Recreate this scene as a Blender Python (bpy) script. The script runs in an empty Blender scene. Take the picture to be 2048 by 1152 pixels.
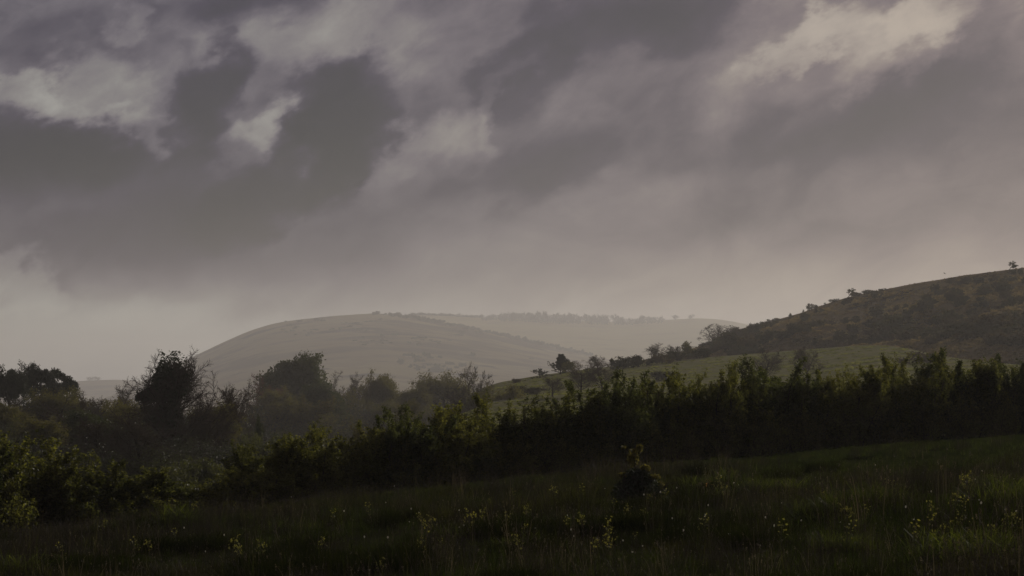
import bpy, math, random
import numpy as np
from mathutils import Vector, Quaternion, Euler

# ------------------------------------------------------------------ camera, sky, sun, exposure
S = bpy.context.scene
COL = S.collection
FPX = 3840.0          # focal length in pixels of the 2048 px wide photograph
CAMZ = 1.7
HOR = 760.0           # image row of the horizon
cam_data = bpy.data.cameras.new('camera')
cam = bpy.data.objects.new('camera', cam_data)
COL.objects.link(cam)
cam_data.sensor_width = 36.0
cam_data.lens = 36.0 * FPX / 2048.0
cam_data.clip_start = 0.5
cam_data.clip_end = 20000
PITCH = math.atan((HOR - 576.0) / FPX)
cam.location = (0, 0, CAMZ)
cam.rotation_euler = (math.pi / 2 + PITCH, 0, 0)
S.camera = cam

SUN_AZ, SUN_EL = math.radians(35), math.radians(22)
sd = bpy.data.lights.new('sun', 'SUN')
sd.energy = 2.4
sd.angle = math.radians(5)
sd.color = (1.0, 0.91, 0.78)
sun = bpy.data.objects.new('sun', sd)
COL.objects.link(sun)
sun_dir = Vector((math.sin(SUN_AZ) * math.cos(SUN_EL), math.cos(SUN_AZ) * math.cos(SUN_EL), math.sin(SUN_EL)))
sun.rotation_euler = sun_dir.to_track_quat('Z', 'Y').to_euler()
sun.location = (40, 60, 60)

S.view_settings.view_transform = 'Standard'
S.view_settings.look = 'None'
S.view_settings.gamma = 1.0
S.view_settings.exposure = 0.0
S.view_settings.use_curve_mapping = False
S.cycles.max_bounces = 6
S.cycles.diffuse_bounces = 2
S.cycles.transmission_bounces = 3
S.cycles.volume_bounces = 0
S.cycles.use_adaptive_sampling = False
S.cycles.use_denoising = True


def srgb(r, g, b):
    f = lambda c: (c / 255 / 12.92) if c / 255 <= 0.04045 else ((c / 255 + 0.055) / 1.055) ** 2.4
    return (f(r), f(g), f(b), 1.0)


def build_world():
    w = bpy.data.worlds.new('World')
    S.world = w
    w.use_nodes = True
    nt = w.node_tree
    N, L = nt.nodes, nt.links
    N.clear()

    def node(t, **k):
        n = N.new(t)
        for a, v in k.items():
            setattr(n, a, v)
        return n

    def setin(sock, v):
        if isinstance(v, bpy.types.NodeSocket):
            L.new(v, sock)
        else:
            sock.default_value = v

    def math_(op, a, b=None, c=None, clamp=False):
        n = node('ShaderNodeMath', operation=op, use_clamp=clamp)
        setin(n.inputs[0], a)
        if b is not None:
            setin(n.inputs[1], b)
        if c is not None:
            setin(n.inputs[2], c)
        return n.outputs[0]

    def vmath(op, a, b=None):
        n = node('ShaderNodeVectorMath', operation=op)
        setin(n.inputs[0], a)
        if b is not None:
            setin(n.inputs[1], b)
        return n.outputs[0]

    def mix(f, a, b):
        n = node('ShaderNodeMix', data_type='RGBA')
        setin(n.inputs[0], f)
        setin(n.inputs[6], a)
        setin(n.inputs[7], b)
        return n.outputs[2]

    out = node('ShaderNodeOutputWorld')
    bg = node('ShaderNodeBackground')
    bg.inputs['Strength'].default_value = 0.1
    L.new(bg.outputs[0], out.inputs[0])
    tc = node('ShaderNodeTexCoord')
    sep = node('ShaderNodeSeparateXYZ')
    L.new(tc.outputs['Generated'], sep.inputs[0])
    az = math_('ARCTAN2', sep.outputs[0], sep.outputs[1])
    el = math_('ARCSINE', sep.outputs[2])
    comb = node('ShaderNodeCombineXYZ')
    L.new(az, comb.inputs[0])
    L.new(el, comb.inputs[1])
    uv = comb.outputs[0]

    def noise(vec, scale, detail, rough=0.55, col=False, dist=0.0):
        n = node('ShaderNodeTexNoise')
        setin(n.inputs['Vector'], vec)
        n.inputs['Scale'].default_value = scale
        n.inputs['Detail'].default_value = detail
        n.inputs['Roughness'].default_value = rough
        n.inputs['Distortion'].default_value = dist
        return n.outputs['Color' if col else 'Fac']

    # cloud banks lean from lower left to upper right; seamless at the back because the noise uses the direction itself
    mp = node('ShaderNodeMapping')
    mp.vector_type = 'TEXTURE'
    L.new(tc.outputs['Generated'], mp.inputs['Vector'])
    mp.inputs['Rotation'].default_value = (0, math.radians(-24), 0)
    mp.inputs['Scale'].default_value = (1.0, 1.0, 0.6)
    dirv = mp.outputs[0]
    # ragged edges: push the cloud coordinates around with noise
    w1 = vmath('SUBTRACT', noise(dirv, 9.0, 3, 0.5, True), (0.5, 0.5, 0.5))
    w2 = vmath('SUBTRACT', noise(dirv, 30.0, 6, 0.6, True), (0.5, 0.5, 0.5))
    wv = vmath('ADD', vmath('MULTIPLY', w1, (0.085, 0.065, 0)), vmath('MULTIPLY', w2, (0.062, 0.052, 0)))
    uvw = vmath('ADD', uv, wv)
    uvs = vmath('ADD', uv, vmath('MULTIPLY', wv, (0.55, 0.55, 0)))   # softer banks

    blobs = [  # px, py, rx, ry, slope in degrees, amount, ragged
        (30, 350, 250, 85, 12, -0.58, 0),
        (110, 335, 110, 50, -10, -0.20, 1),
        (400, 235, 62, 150, -28, -0.39, 1),
        (270, 80, 95, 75, -30, -0.14, 1),
        (480, 0, 150, 55, 5, -0.35, 0),
        (560, 375, 190, 62, 28, -0.42, 1),
        (690, 270, 85, 130, -38, -0.43, 1),
        (770, 190, 190, 60, 12, -0.10, 1),
        (520, 180, 110, 50, -10, -0.10, 1),
        (330, 400, 260, 60, 18, -0.10, 0),
        (1080, 130, 85, 130, -8, -0.23, 1),
        (1300, 30, 190, 70, 14, -0.38, 0),
        (1050, 370, 200, 70, 24, -0.25, 0),
        (1260, 250, 260, 110, 26, -0.12, 0),
        (1555, 290, 190, 80, 18, -0.21, 0),
        (1850, 190, 240, 100, 38, -0.25, 0),
        (2030, 190, 90, 160, 10, -0.09, 0),
        (230, 520, 480, 100, 6, -0.19, 0),
        (640, 560, 380, 70, 3, -0.09, 0),
        (1480, 430, 190, 55, 10, -0.09, 0),
        (1970, 350, 80, 110, 20, -0.07, 0),
        (70, 120, 170, 70, -20, -0.10, 1),
        (840, 420, 240, 60, 14, -0.06, 0),
        (460, 82, 40, 24, 0, -0.10, 1),
        (160, 215, 110, 62, 14, 0.20, 1),
        (30, 240, 80, 36, -10, 0.16, 1),
        (270, 275, 110, 34, -8, 0.16, 1),
        (560, 95, 330, 90, 4, 0.14, 0),
        (250, 70, 36, 40, 0, 0.14, 1),
        (540, 285, 62, 42, 25, 0.18, 1),
        (880, 270, 140, 60, 18, 0.12, 1),
        (720, 330, 60, 40, 30, 0.09, 1),
        (740, 50, 120, 80, 0, 0.09, 1),
        (1040, 200, 26, 110, -12, 0.13, 1),
        (1600, 75, 100, 34, 24, 0.21, 1),
        (1700, 60, 120, 50, 10, 0.09, 1),
        (1790, 70, 110, 60, 30, 0.17, 1),
        (1880, 10, 150, 42, 18, 0.20, 1),
        (2010, 70, 110, 60, 20, 0.11, 1),
        (1460, 190, 60, 170, -14, 0.09, 0),
        (20, 615, 80, 40, 0, 0.20, 1),
        (1280, 385, 300, 36, 10, 0.08, 0),
        (180, 690, 420, 70, 0, 0.27, 0),
        (1560, 590, 520, 90, 6, 0.09, 0),
    ]
    acc = None
    for (px, py, rx, ry, rot, amp, rag) in blobs:
        m = node('ShaderNodeMapping', vector_type='TEXTURE')
        L.new(uvw if rag else uvs, m.inputs['Vector'])
        m.inputs['Location'].default_value = (math.atan((px - 1024) / FPX), math.atan((HOR - py) / FPX), 0)
        m.inputs['Rotation'].default_value = (0, 0, math.radians(rot))
        k = 1.5
        m.inputs['Scale'].default_value = (rx / FPX * k, ry / FPX * k, 1)
        g = node('ShaderNodeTexGradient', gradient_type='SPHERICAL')
        L.new(m.outputs[0], g.inputs[0])
        r = node('ShaderNodeMapRange', interpolation_type='SMOOTHSTEP')
        L.new(g.outputs['Fac'], r.inputs['Value'])
        r.inputs['From Min'].default_value = 0.0
        r.inputs['From Max'].default_value = (0.62 if amp > 0 else 0.74) if rag else 1.0
        acc = math_('MULTIPLY_ADD', r.outputs[0], amp, acc if acc is not None else 0.0)

    n_big = math_('SUBTRACT', noise(dirv, 6.5, 5, 0.52, dist=0.3), 0.5)
    n_mid = math_('SUBTRACT', noise(dirv, 24.0, 8, 0.58, dist=0.25), 0.5)
    lum = math_('ADD', acc, 0.50)
    lum = math_('MULTIPLY_ADD', n_big, 0.30, lum)
    wisp = math_('SUBTRACT', noise(vmath('ADD', dirv, vmath('MULTIPLY', w1, (0.12, 0.12, 0.12))), 13.0, 9, 0.62, dist=0.9), 0.5)
    lum = math_('MULTIPLY_ADD', wisp, 0.34, lum)
    # finer structure fades out low down, where the cloud is a smooth veil
    lowfade = node('ShaderNodeMapRange', interpolation_type='SMOOTHSTEP')
    L.new(el, lowfade.inputs['Value'])
    lowfade.inputs['From Min'].default_value = 0.03
    lowfade.inputs['From Max'].default_value = 0.15
    lowfade.inputs['To Min'].default_value = 0.03
    lowfade.inputs['To Max'].default_value = 0.30
    lum = math_('ADD', lum, math_('MULTIPLY', n_mid, lowfade.outputs[0]))
    n_fine = math_('SUBTRACT', noise(vmath('ADD', dirv, vmath('MULTIPLY', w2, (0.03, 0.03, 0.03))), 55.0, 7, 0.6, dist=0.4), 0.5)
    lum = math_('ADD', lum, math_('MULTIPLY', n_fine, math_('MULTIPLY', lowfade.outputs[0], 0.55)))
    veil = node('ShaderNodeMapRange', interpolation_type='SMOOTHSTEP')
    L.new(el, veil.inputs['Value'])
    veil.inputs['From Min'].default_value = 0.085
    veil.inputs['From Max'].default_value = 0.0
    veil.inputs['To Max'].default_value = 0.31
    lum = math_('ADD', lum, veil.outputs[0])

    lum = math_('MULTIPLY_ADD', math_('TANH', math_('MULTIPLY_ADD', lum, 2.85, -1.66)), 0.5, 0.5)
    ramp = node('ShaderNodeValToRGB')
    cr = ramp.color_ramp
    cr.interpolation = 'LINEAR'
    stops = [(0.0, srgb(6, 4, 22)), (0.2, srgb(50, 42, 60)), (0.42, srgb(98, 91, 97)), (0.62, srgb(128, 123, 119)),
             (0.8, srgb(154, 151, 142)), (1.0, srgb(178, 175, 161))]
    cr.elements[0].position, cr.elements[0].color = stops[0]
    cr.elements[1].position, cr.elements[1].color = stops[-1]
    for p, c in stops[1:-1]:
        e = cr.elements.new(p)
        e.color = c
    L.new(lum, ramp.inputs[0])
    # thicker cloud is faintly rosy and warmer on the sunward side
    side = node('ShaderNodeMapRange', interpolation_type='SMOOTHSTEP')
    L.new(az, side.inputs['Value'])
    side.inputs['From Min'].default_value = -0.2
    side.inputs['From Max'].default_value = 0.3
    tint = mix(side.outputs[0], (0.925, 0.995, 1.045, 1), (1.075, 0.985, 0.935, 1))
    ros = math_('MULTIPLY_ADD', noise(dirv, 8.0, 2), 0.7, -0.1, clamp=True)
    tint2 = mix(ros, (1.0, 1.0, 0.985, 1), (1.025, 0.99, 0.985, 1))
    cl = vmath('MULTIPLY', vmath('MULTIPLY', ramp.outputs[0], tint), tint2)
    cl = vmath('MULTIPLY', cl, (10.4, 9.85, 10.1))
    sky = node('ShaderNodeTexSky', sky_type='NISHITA')
    sky.sun_disc = False
    sky.sun_elevation = SUN_EL
    sky.sun_rotation = SUN_AZ
    L.new(mix(0.96, sky.outputs[0], cl), bg.inputs['Color'])
    w.cycles.sampling_method = 'MANUAL'
    w.cycles.sample_map_resolution = 512


build_world()

# ------------------------------------------------------------------ small helpers
def tag(o, label=None, cat=None, group=None, kind=None):
    if label:
        o['label'] = label
    if cat:
        o['category'] = cat
    if group:
        o['group'] = group
    if kind:
        o['kind'] = kind
    return o


def mesh_np(name, V, quads=None, tris=None, mats=(), smooth=False, matidx=None):
    me = bpy.data.meshes.new(name)
    V = np.asarray(V, dtype=np.float32)
    loops, starts, totals = [], [], []
    off = 0
    for F, k in ((quads, 4), (tris, 3)):
        if F is None or len(F) == 0:
            continue
        F = np.asarray(F, dtype=np.int32)
        loops.append(F.ravel())
        starts.append(off + np.arange(len(F), dtype=np.int32) * k)
        totals.append(np.full(len(F), k, dtype=np.int32))
        off += F.size
    lv, st, tt = np.concatenate(loops), np.concatenate(starts), np.concatenate(totals)
    me.vertices.add(len(V))
    me.vertices.foreach_set('co', V.ravel())
    me.loops.add(len(lv))
    me.loops.foreach_set('vertex_index', lv)
    me.polygons.add(len(st))
    me.polygons.foreach_set('loop_start', st)
    me.polygons.foreach_set('loop_total', tt)
    if matidx is not None:
        me.polygons.foreach_set('material_index', np.asarray(matidx, dtype=np.int32))
    me.polygons.foreach_set('use_smooth', np.full(len(st), smooth))
    for m in mats:
        me.materials.append(m)
    me.update(calc_edges=True)
    return me


def link(name, me, parent=None):
    o = bpy.data.objects.new(name, me)
    COL.objects.link(o)
    if parent is not None:
        o.parent = parent
    return o


def _hash(ix, iy, seed):
    h = (ix.astype(np.int64) * 374761393 + iy.astype(np.int64) * 668265263 + seed * 1442695041) & 0x7fffffff
    h = (h ^ (h >> 13)) * 1274126177 & 0x7fffffff
    h = h ^ (h >> 16)
    return (h & 0xffffff) / float(0xffffff)


def vnoise(x, y, seed=0):
    x, y = np.asarray(x, float), np.asarray(y, float)
    ix, iy = np.floor(x), np.floor(y)
    fx, fy = x - ix, y - iy
    fx, fy = fx * fx * (3 - 2 * fx), fy * fy * (3 - 2 * fy)
    a, b = _hash(ix, iy, seed), _hash(ix + 1, iy, seed)
    c, d = _hash(ix, iy + 1, seed), _hash(ix + 1, iy + 1, seed)
    return (a + (b - a) * fx) * (1 - fy) + (c + (d - c) * fx) * fy - 0.5


def fbm(x, y, seed=0, octaves=4, gain=0.5):
    s, a, f = 0, 1.0, 1.0
    for i in range(octaves):
        s = s + a * vnoise(np.asarray(x) * f, np.asarray(y) * f, seed + i * 17)
        a *= gain
        f *= 2.03
    return s


def sstep(a, b, x):
    t = np.clip((np.asarray(x, float) - a) / (b - a), 0, 1)
    return t * t * (3 - 2 * t)


# ------------------------------------------------------------------ materials
def mat_base(name):
    m = bpy.data.materials.new(name)
    m.use_nodes = True
    nt = m.node_tree
    nt.nodes.clear()
    return m, nt, nt.nodes, nt.links


def leaf_mat(name, c1, c2, trans=0.5, gloss=0.05, rough=0.5, tcol=None, hue_scale=1.3, pw=1.0):
    """c1/c2: the two leaf colours that vary from leaf to leaf; light also comes through the leaf."""
    m, nt, N, L = mat_base(name)
    out = N.new('ShaderNodeOutputMaterial')
    geo = N.new('ShaderNodeNewGeometry')
    oi = N.new('ShaderNodeObjectInfo')
    no = N.new('ShaderNodeTexNoise')
    no.inputs['Scale'].default_value = hue_scale
    no.inputs['Detail'].default_value = 2
    tc = N.new('ShaderNodeTexCoord')
    L.new(tc.outputs['Object'], no.inputs['Vector'])
    add = N.new('ShaderNodeMath'); add.operation = 'MULTIPLY_ADD'
    L.new(geo.outputs['Random Per Island'], add.inputs[0]); add.inputs[1].default_value = 0.6
    L.new(no.outputs['Fac'], add.inputs[2])
    ad2 = N.new('ShaderNodeMath'); ad2.operation = 'MULTIPLY_ADD'
    L.new(oi.outputs['Random'], ad2.inputs[0]); ad2.inputs[1].default_value = 0.5
    L.new(add.outputs[0], ad2.inputs[2])
    sub = N.new('ShaderNodeMath'); sub.operation = 'SUBTRACT'; sub.use_clamp = True
    L.new(ad2.outputs[0], sub.inputs[0]); sub.inputs[1].default_value = 0.55
    pwn = N.new('ShaderNodeMath'); pwn.operation = 'POWER'
    L.new(sub.outputs[0], pwn.inputs[0]); pwn.inputs[1].default_value = pw
    mx = N.new('ShaderNodeMix'); mx.data_type = 'RGBA'
    L.new(pwn.outputs[0], mx.inputs[0])
    mx.inputs[6].default_value = (*c1, 1)
    mx.inputs[7].default_value = (*c2, 1)
    dif = N.new('ShaderNodeBsdfDiffuse')
    L.new(mx.outputs[2], dif.inputs['Color'])
    tr = N.new('ShaderNodeBsdfTranslucent')
    tm = N.new('ShaderNodeMix'); tm.data_type = 'RGBA'; tm.blend_type = 'MULTIPLY'
    tm.inputs[0].default_value = 1.0
    L.new(mx.outputs[2], tm.inputs[6])
    tm.inputs[7].default_value = (*(tcol or (1.5, 1.35, 0.6)), 1)
    L.new(tm.outputs[2], tr.inputs['Color'])
    ms = N.new('ShaderNodeMixShader')
    ms.inputs[0].default_value = trans
    L.new(dif.outputs[0], ms.inputs[1]); L.new(tr.outputs[0], ms.inputs[2])
    gl = N.new('ShaderNodeBsdfGlossy')
    gl.inputs['Roughness'].default_value = rough
    gl.inputs['Color'].default_value = (0.8, 0.8, 0.8, 1)
    m2 = N.new('ShaderNodeMixShader')
    m2.inputs[0].default_value = gloss
    L.new(ms.outputs[0], m2.inputs[1]); L.new(gl.outputs[0], m2.inputs[2])
    L.new(m2.outputs[0], out.inputs[0])
    return m


def bark_mat(name, c1, c2, scale=6.0):
    m, nt, N, L = mat_base(name)
    out = N.new('ShaderNodeOutputMaterial')
    d = N.new('ShaderNodeBsdfDiffuse')
    no = N.new('ShaderNodeTexNoise')
    no.inputs['Scale'].default_value = scale
    no.inputs['Detail'].default_value = 4
    tc = N.new('ShaderNodeTexCoord')
    L.new(tc.outputs['Object'], no.inputs['Vector'])
    mx = N.new('ShaderNodeMix'); mx.data_type = 'RGBA'
    L.new(no.outputs['Fac'], mx.inputs[0])
    mx.inputs[6].default_value = (*c1, 1); mx.inputs[7].default_value = (*c2, 1)
    L.new(mx.outputs[2], d.inputs['Color'])
    L.new(d.outputs[0], out.inputs[0])
    return m


def ground_mat(name, cols, scales, stretch=(1, 1, 1), bump=0.0, bump_scale=1.0, patch=None):
    """cols: three grass/earth colours mixed by two noises; patch: (colour, scale, threshold, softness) scattered darker growth."""
    m, nt, N, L = mat_base(name)
    out = N.new('ShaderNodeOutputMaterial')
    tc = N.new('ShaderNodeTexCoord')
    mp = N.new('ShaderNodeMapping')
    mp.inputs['Scale'].default_value = stretch
    L.new(tc.outputs['Object'], mp.inputs['Vector'])

    def nz(sc, det=5, ro=0.6):
        n = N.new('ShaderNodeTexNoise')
        n.inputs['Scale'].default_value = sc
        n.inputs['Detail'].default_value = det
        n.inputs['Roughness'].default_value = ro
        L.new(mp.outputs[0], n.inputs['Vector'])
        return n.outputs['Fac']

    def rng_(v, a, b):
        r = N.new('ShaderNodeMapRange')
        r.interpolation_type = 'SMOOTHSTEP'
        L.new(v, r.inputs['Value'])
        r.inputs['From Min'].default_value = a
        r.inputs['From Max'].default_value = b
        return r.outputs[0]

    def mx(f, a, b):
        n = N.new('ShaderNodeMix'); n.data_type = 'RGBA'
        L.new(f, n.inputs[0])
        for s, v in ((n.inputs[6], a), (n.inputs[7], b)):
            if isinstance(v, tuple):
                s.default_value = (*v, 1)
            else:
                L.new(v, s)
        return n.outputs[2]
    c = mx(rng_(nz(scales[0]), 0.35, 0.65), cols[0], cols[1])
    c = mx(rng_(nz(scales[1], 6, 0.65), 0.42, 0.7), c, cols[2])
    if patch:
        for (pc, ps, th, so) in patch:
            c = mx(rng_(nz(ps, 4, 0.6), th, th + so), c, pc)
    d = N.new('ShaderNodeBsdfDiffuse')
    d.inputs['Roughness'].default_value = 0.6
    L.new(c, d.inputs['Color'])
    if bump:
        b = N.new('ShaderNodeBump')
        b.inputs['Strength'].default_value = 1.0
        b.inputs['Distance'].default_value = bump
        L.new(nz(bump_scale, 6, 0.65), b.inputs['Height'])
        L.new(b.outputs[0], d.inputs['Normal'])
    L.new(d.outputs[0], out.inputs[0])
    return m


M = {}
M['bark'] = bark_mat('dark_bark', (0.030, 0.026, 0.022), (0.075, 0.065, 0.055))
M['twig'] = bark_mat('grey_twigs', (0.055, 0.046, 0.040), (0.10, 0.085, 0.07), 1.5)
M['redtwig'] = bark_mat('reddish_twigs', (0.10, 0.055, 0.045), (0.14, 0.085, 0.06), 1.5)
M['hedge'] = leaf_mat('hawthorn_leaves', (0.012, 0.018, 0.006), (0.105, 0.112, 0.032), 0.60, 0.03, tcol=(2.5, 2.3, 1.15), pw=1.1)
M['bramble'] = leaf_mat('bramble_leaves', (0.013, 0.019, 0.007), (0.065, 0.074, 0.022), 0.5, 0.04, tcol=(2.1, 1.9, 0.8), pw=1.4)
M['oak'] = leaf_mat('dense_tree_leaves', (0.030, 0.042, 0.016), (0.070, 0.080, 0.024), 0.35, 0.03, tcol=(1.3, 1.3, 0.6), hue_scale=0.5)
M['bud'] = leaf_mat('young_tree_leaves', (0.070, 0.070, 0.030), (0.12, 0.115, 0.038), 0.5, 0.02, tcol=(1.4, 1.3, 0.6), hue_scale=0.4)
M['redbud'] = leaf_mat('reddish_tree_buds', (0.10, 0.055, 0.04), (0.13, 0.08, 0.045), 0.4, 0.02, tcol=(1.3, 1.0, 0.7), hue_scale=0.4)
M['ivy'] = leaf_mat('ivy_leaves', (0.018, 0.026, 0.012), (0.045, 0.055, 0.02), 0.2, 0.05, tcol=(1.2, 1.3, 0.6), hue_scale=0.6)
M['needle'] = leaf_mat('pine_needles', (0.018, 0.026, 0.014), (0.040, 0.050, 0.022), 0.15, 0.03, tcol=(1.1, 1.2, 0.7), hue_scale=0.6)
M['scrub'] = leaf_mat('scrub_leaves', (0.035, 0.030, 0.018), (0.080, 0.064, 0.030), 0.35, 0.02, tcol=(1.3, 1.1, 0.6), hue_scale=0.4)
M['scrubdark'] = leaf_mat('gorse_leaves', (0.026, 0.028, 0.014), (0.060, 0.058, 0.024), 0.35, 0.02, tcol=(1.3, 1.2, 0.6), hue_scale=0.4)
M['weed'] = leaf_mat('weed_leaves', (0.08, 0.09, 0.024), (0.19, 0.19, 0.055), 0.6, 0.04, tcol=(1.5, 1.4, 0.6), hue_scale=6)
M['weedstem'] = leaf_mat('weed_stems', (0.035, 0.045, 0.018), (0.06, 0.05, 0.03), 0.2, 0.03)
M['orange'] = leaf_mat('orange_petals', (0.40, 0.20, 0.06), (0.45, 0.27, 0.10), 0.5, 0.03, tcol=(1.4, 1.1, 0.7))
M['seed'] = leaf_mat('white_seed_fluff', (0.45, 0.44, 0.40), (0.7, 0.68, 0.62), 0.5, 0.05, tcol=(1.2, 1.15, 1.0))
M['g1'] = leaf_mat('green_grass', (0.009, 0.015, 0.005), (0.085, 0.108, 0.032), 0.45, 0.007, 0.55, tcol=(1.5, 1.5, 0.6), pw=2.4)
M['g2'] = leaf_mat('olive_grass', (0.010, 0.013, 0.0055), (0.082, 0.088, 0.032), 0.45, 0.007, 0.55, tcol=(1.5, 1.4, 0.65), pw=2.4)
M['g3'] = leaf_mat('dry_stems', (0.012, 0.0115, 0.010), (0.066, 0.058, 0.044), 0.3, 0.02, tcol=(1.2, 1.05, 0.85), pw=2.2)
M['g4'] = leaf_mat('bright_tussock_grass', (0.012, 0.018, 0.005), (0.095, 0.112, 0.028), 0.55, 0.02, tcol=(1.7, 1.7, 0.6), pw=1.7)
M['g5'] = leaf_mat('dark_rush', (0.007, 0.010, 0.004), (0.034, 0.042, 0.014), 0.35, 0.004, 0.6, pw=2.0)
M['g6'] = leaf_mat('pale_stalks', (0.03, 0.026, 0.018), (0.17, 0.145, 0.095), 0.4, 0.03, tcol=(1.2, 1.1, 0.8), pw=1.5)
M['tip'] = leaf_mat('painted_lit_leaves', (0.040, 0.042, 0.014), (0.12, 0.115, 0.038), 0.6, 0.03, tcol=(2.4, 2.1, 1.0), hue_scale=4)  # sunlight on the lone bush's tip, put into a paler leaf colour
M['feather'] = bark_mat('black_feathers', (0.02, 0.02, 0.022), (0.03, 0.03, 0.03))

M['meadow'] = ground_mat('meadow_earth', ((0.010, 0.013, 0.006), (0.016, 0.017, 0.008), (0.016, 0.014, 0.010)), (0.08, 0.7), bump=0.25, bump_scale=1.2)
M['field'] = ground_mat('pasture_grass', ((0.18, 0.19, 0.084), (0.22, 0.23, 0.105), (0.26, 0.25, 0.135)), (0.03, 0.25), stretch=(0.6, 1, 2.5), bump=0.45, bump_scale=0.5)
M['scrubhill'] = ground_mat('rough_hill_grass', ((0.175, 0.14, 0.072), (0.235, 0.19, 0.098), (0.125, 0.10, 0.055)), (0.02, 0.10), bump=1.2, bump_scale=0.18,
                            patch=[((0.040, 0.036, 0.022), 0.05, 0.52, 0.14)])
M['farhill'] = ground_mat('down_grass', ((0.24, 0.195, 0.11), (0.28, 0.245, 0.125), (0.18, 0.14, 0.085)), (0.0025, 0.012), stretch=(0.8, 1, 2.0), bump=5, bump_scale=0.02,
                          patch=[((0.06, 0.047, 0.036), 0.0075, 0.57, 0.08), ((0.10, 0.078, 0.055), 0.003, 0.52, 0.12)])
M['backhill'] = ground_mat('glow_tinted_pasture', ((0.40, 0.35, 0.15), (0.44, 0.39, 0.175), (0.33, 0.28, 0.13)), (0.003, 0.012), bump=2, bump_scale=0.01)  # warm glow of sunlit mist is put into this pasture colour


# ------------------------------------------------------------------ the land
def hedge_depth(px):
    return 45.0 + 21.0 * np.asarray(px, float) / 2048.0


def meadow_z(x, y):
    z = 0.0693 * x - 0.018 * y
    px = x / np.maximum(y, 10.0) * 3840 + 1024
    hd = 45.0 + 21.0 / 2048.0 * np.clip(px, -600, 2700)
    z = z - (0.16 + 0.42 * sstep(1700, 300, px)) * sstep(13.0, 2.0, np.abs(hd - y))
    z = z + 0.35 * fbm(x * 0.09, y * 0.09, 3, 3) * sstep(4, 22, y) + 0.12 * fbm(x * 0.45, y * 0.45, 9, 3)
    return z


def valley_z(x, y):
    d = np.maximum(np.asarray(y, float), 1)
    z = np.interp(d, [0, 100, 160, 250, 400, 600, 1000, 2500, 7000], [-3.5, -4.5, -6, -9, -13, -17, -24, -45, -70])
    return z + 0.9 * fbm(x * 0.02, y * 0.02, 21, 3) + 0.25 * fbm(x * 0.15, y * 0.15, 5, 2)


def ground_z(x, y):
    x, y = np.asarray(x, float), np.asarray(y, float)
    xc = np.clip(x, -60, 80)
    # depth of the hedge line at this x:  px = x/y*FPX+1024
    slope = 21.0 / 2048.0
    hd = (45.0 + slope * 1024.0) / (1.0 - slope * FPX * np.clip(x / np.maximum(y, 8), -0.45, 0.45) / np.maximum(y, 8) * 0.0)  # base
    hd = 45.0 + slope * (np.clip(x / np.maximum(y, 8), -0.5, 0.5) * FPX + 1024.0)
    t = sstep(3.0, 42.0, y - hd)
    return meadow_z(xc, np.minimum(y, 140.0)) * (1 - t) + valley_z(x, y) * t


def grid_axis(lo, hi, near, n):
    """coordinates from lo to hi, dense around 0 with spacing growing outwards"""
    a = math.asinh(lo / near)
    b = math.asinh(hi / near)
    return near * np.sinh(np.linspace(a, b, n))


gx = grid_axis(-4600, 4600, 14, 261)
gy = np.concatenate([np.linspace(-60, 10, 20), np.linspace(10.8, 75, 120), 75 * np.exp(np.linspace(0.02, math.log(7800 / 75.0), 120))])
GX, GY = np.meshgrid(gx, gy)
GZ = ground_z(GX, GY)
V = np.stack([GX, GY, GZ], -1).reshape(-1, 3)
nx, ny = len(gx), len(gy)


def grid_quads(nx, ny):
    i = np.arange(ny - 1)[:, None] * nx + np.arange(nx - 1)[None, :]
    i = i.ravel()
    return np.stack([i, i + 1, i + 1 + nx, i + nx], -1)


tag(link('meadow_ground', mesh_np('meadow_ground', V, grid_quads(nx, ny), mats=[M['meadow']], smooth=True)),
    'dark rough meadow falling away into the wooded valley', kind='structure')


def unproj(px, py, d):
    """point at depth d (metres along +Y) seen at image position px, py"""
    cx, cy = (px - 1024.0) / FPX, (576.0 - py) / FPX
    c, s = math.cos(PITCH), math.sin(PITCH)
    fy = c - cy * s
    fz = s + cy * c
    k = d / fy
    return cx * k, d + 0 * px, CAMZ + fz * k


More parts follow.
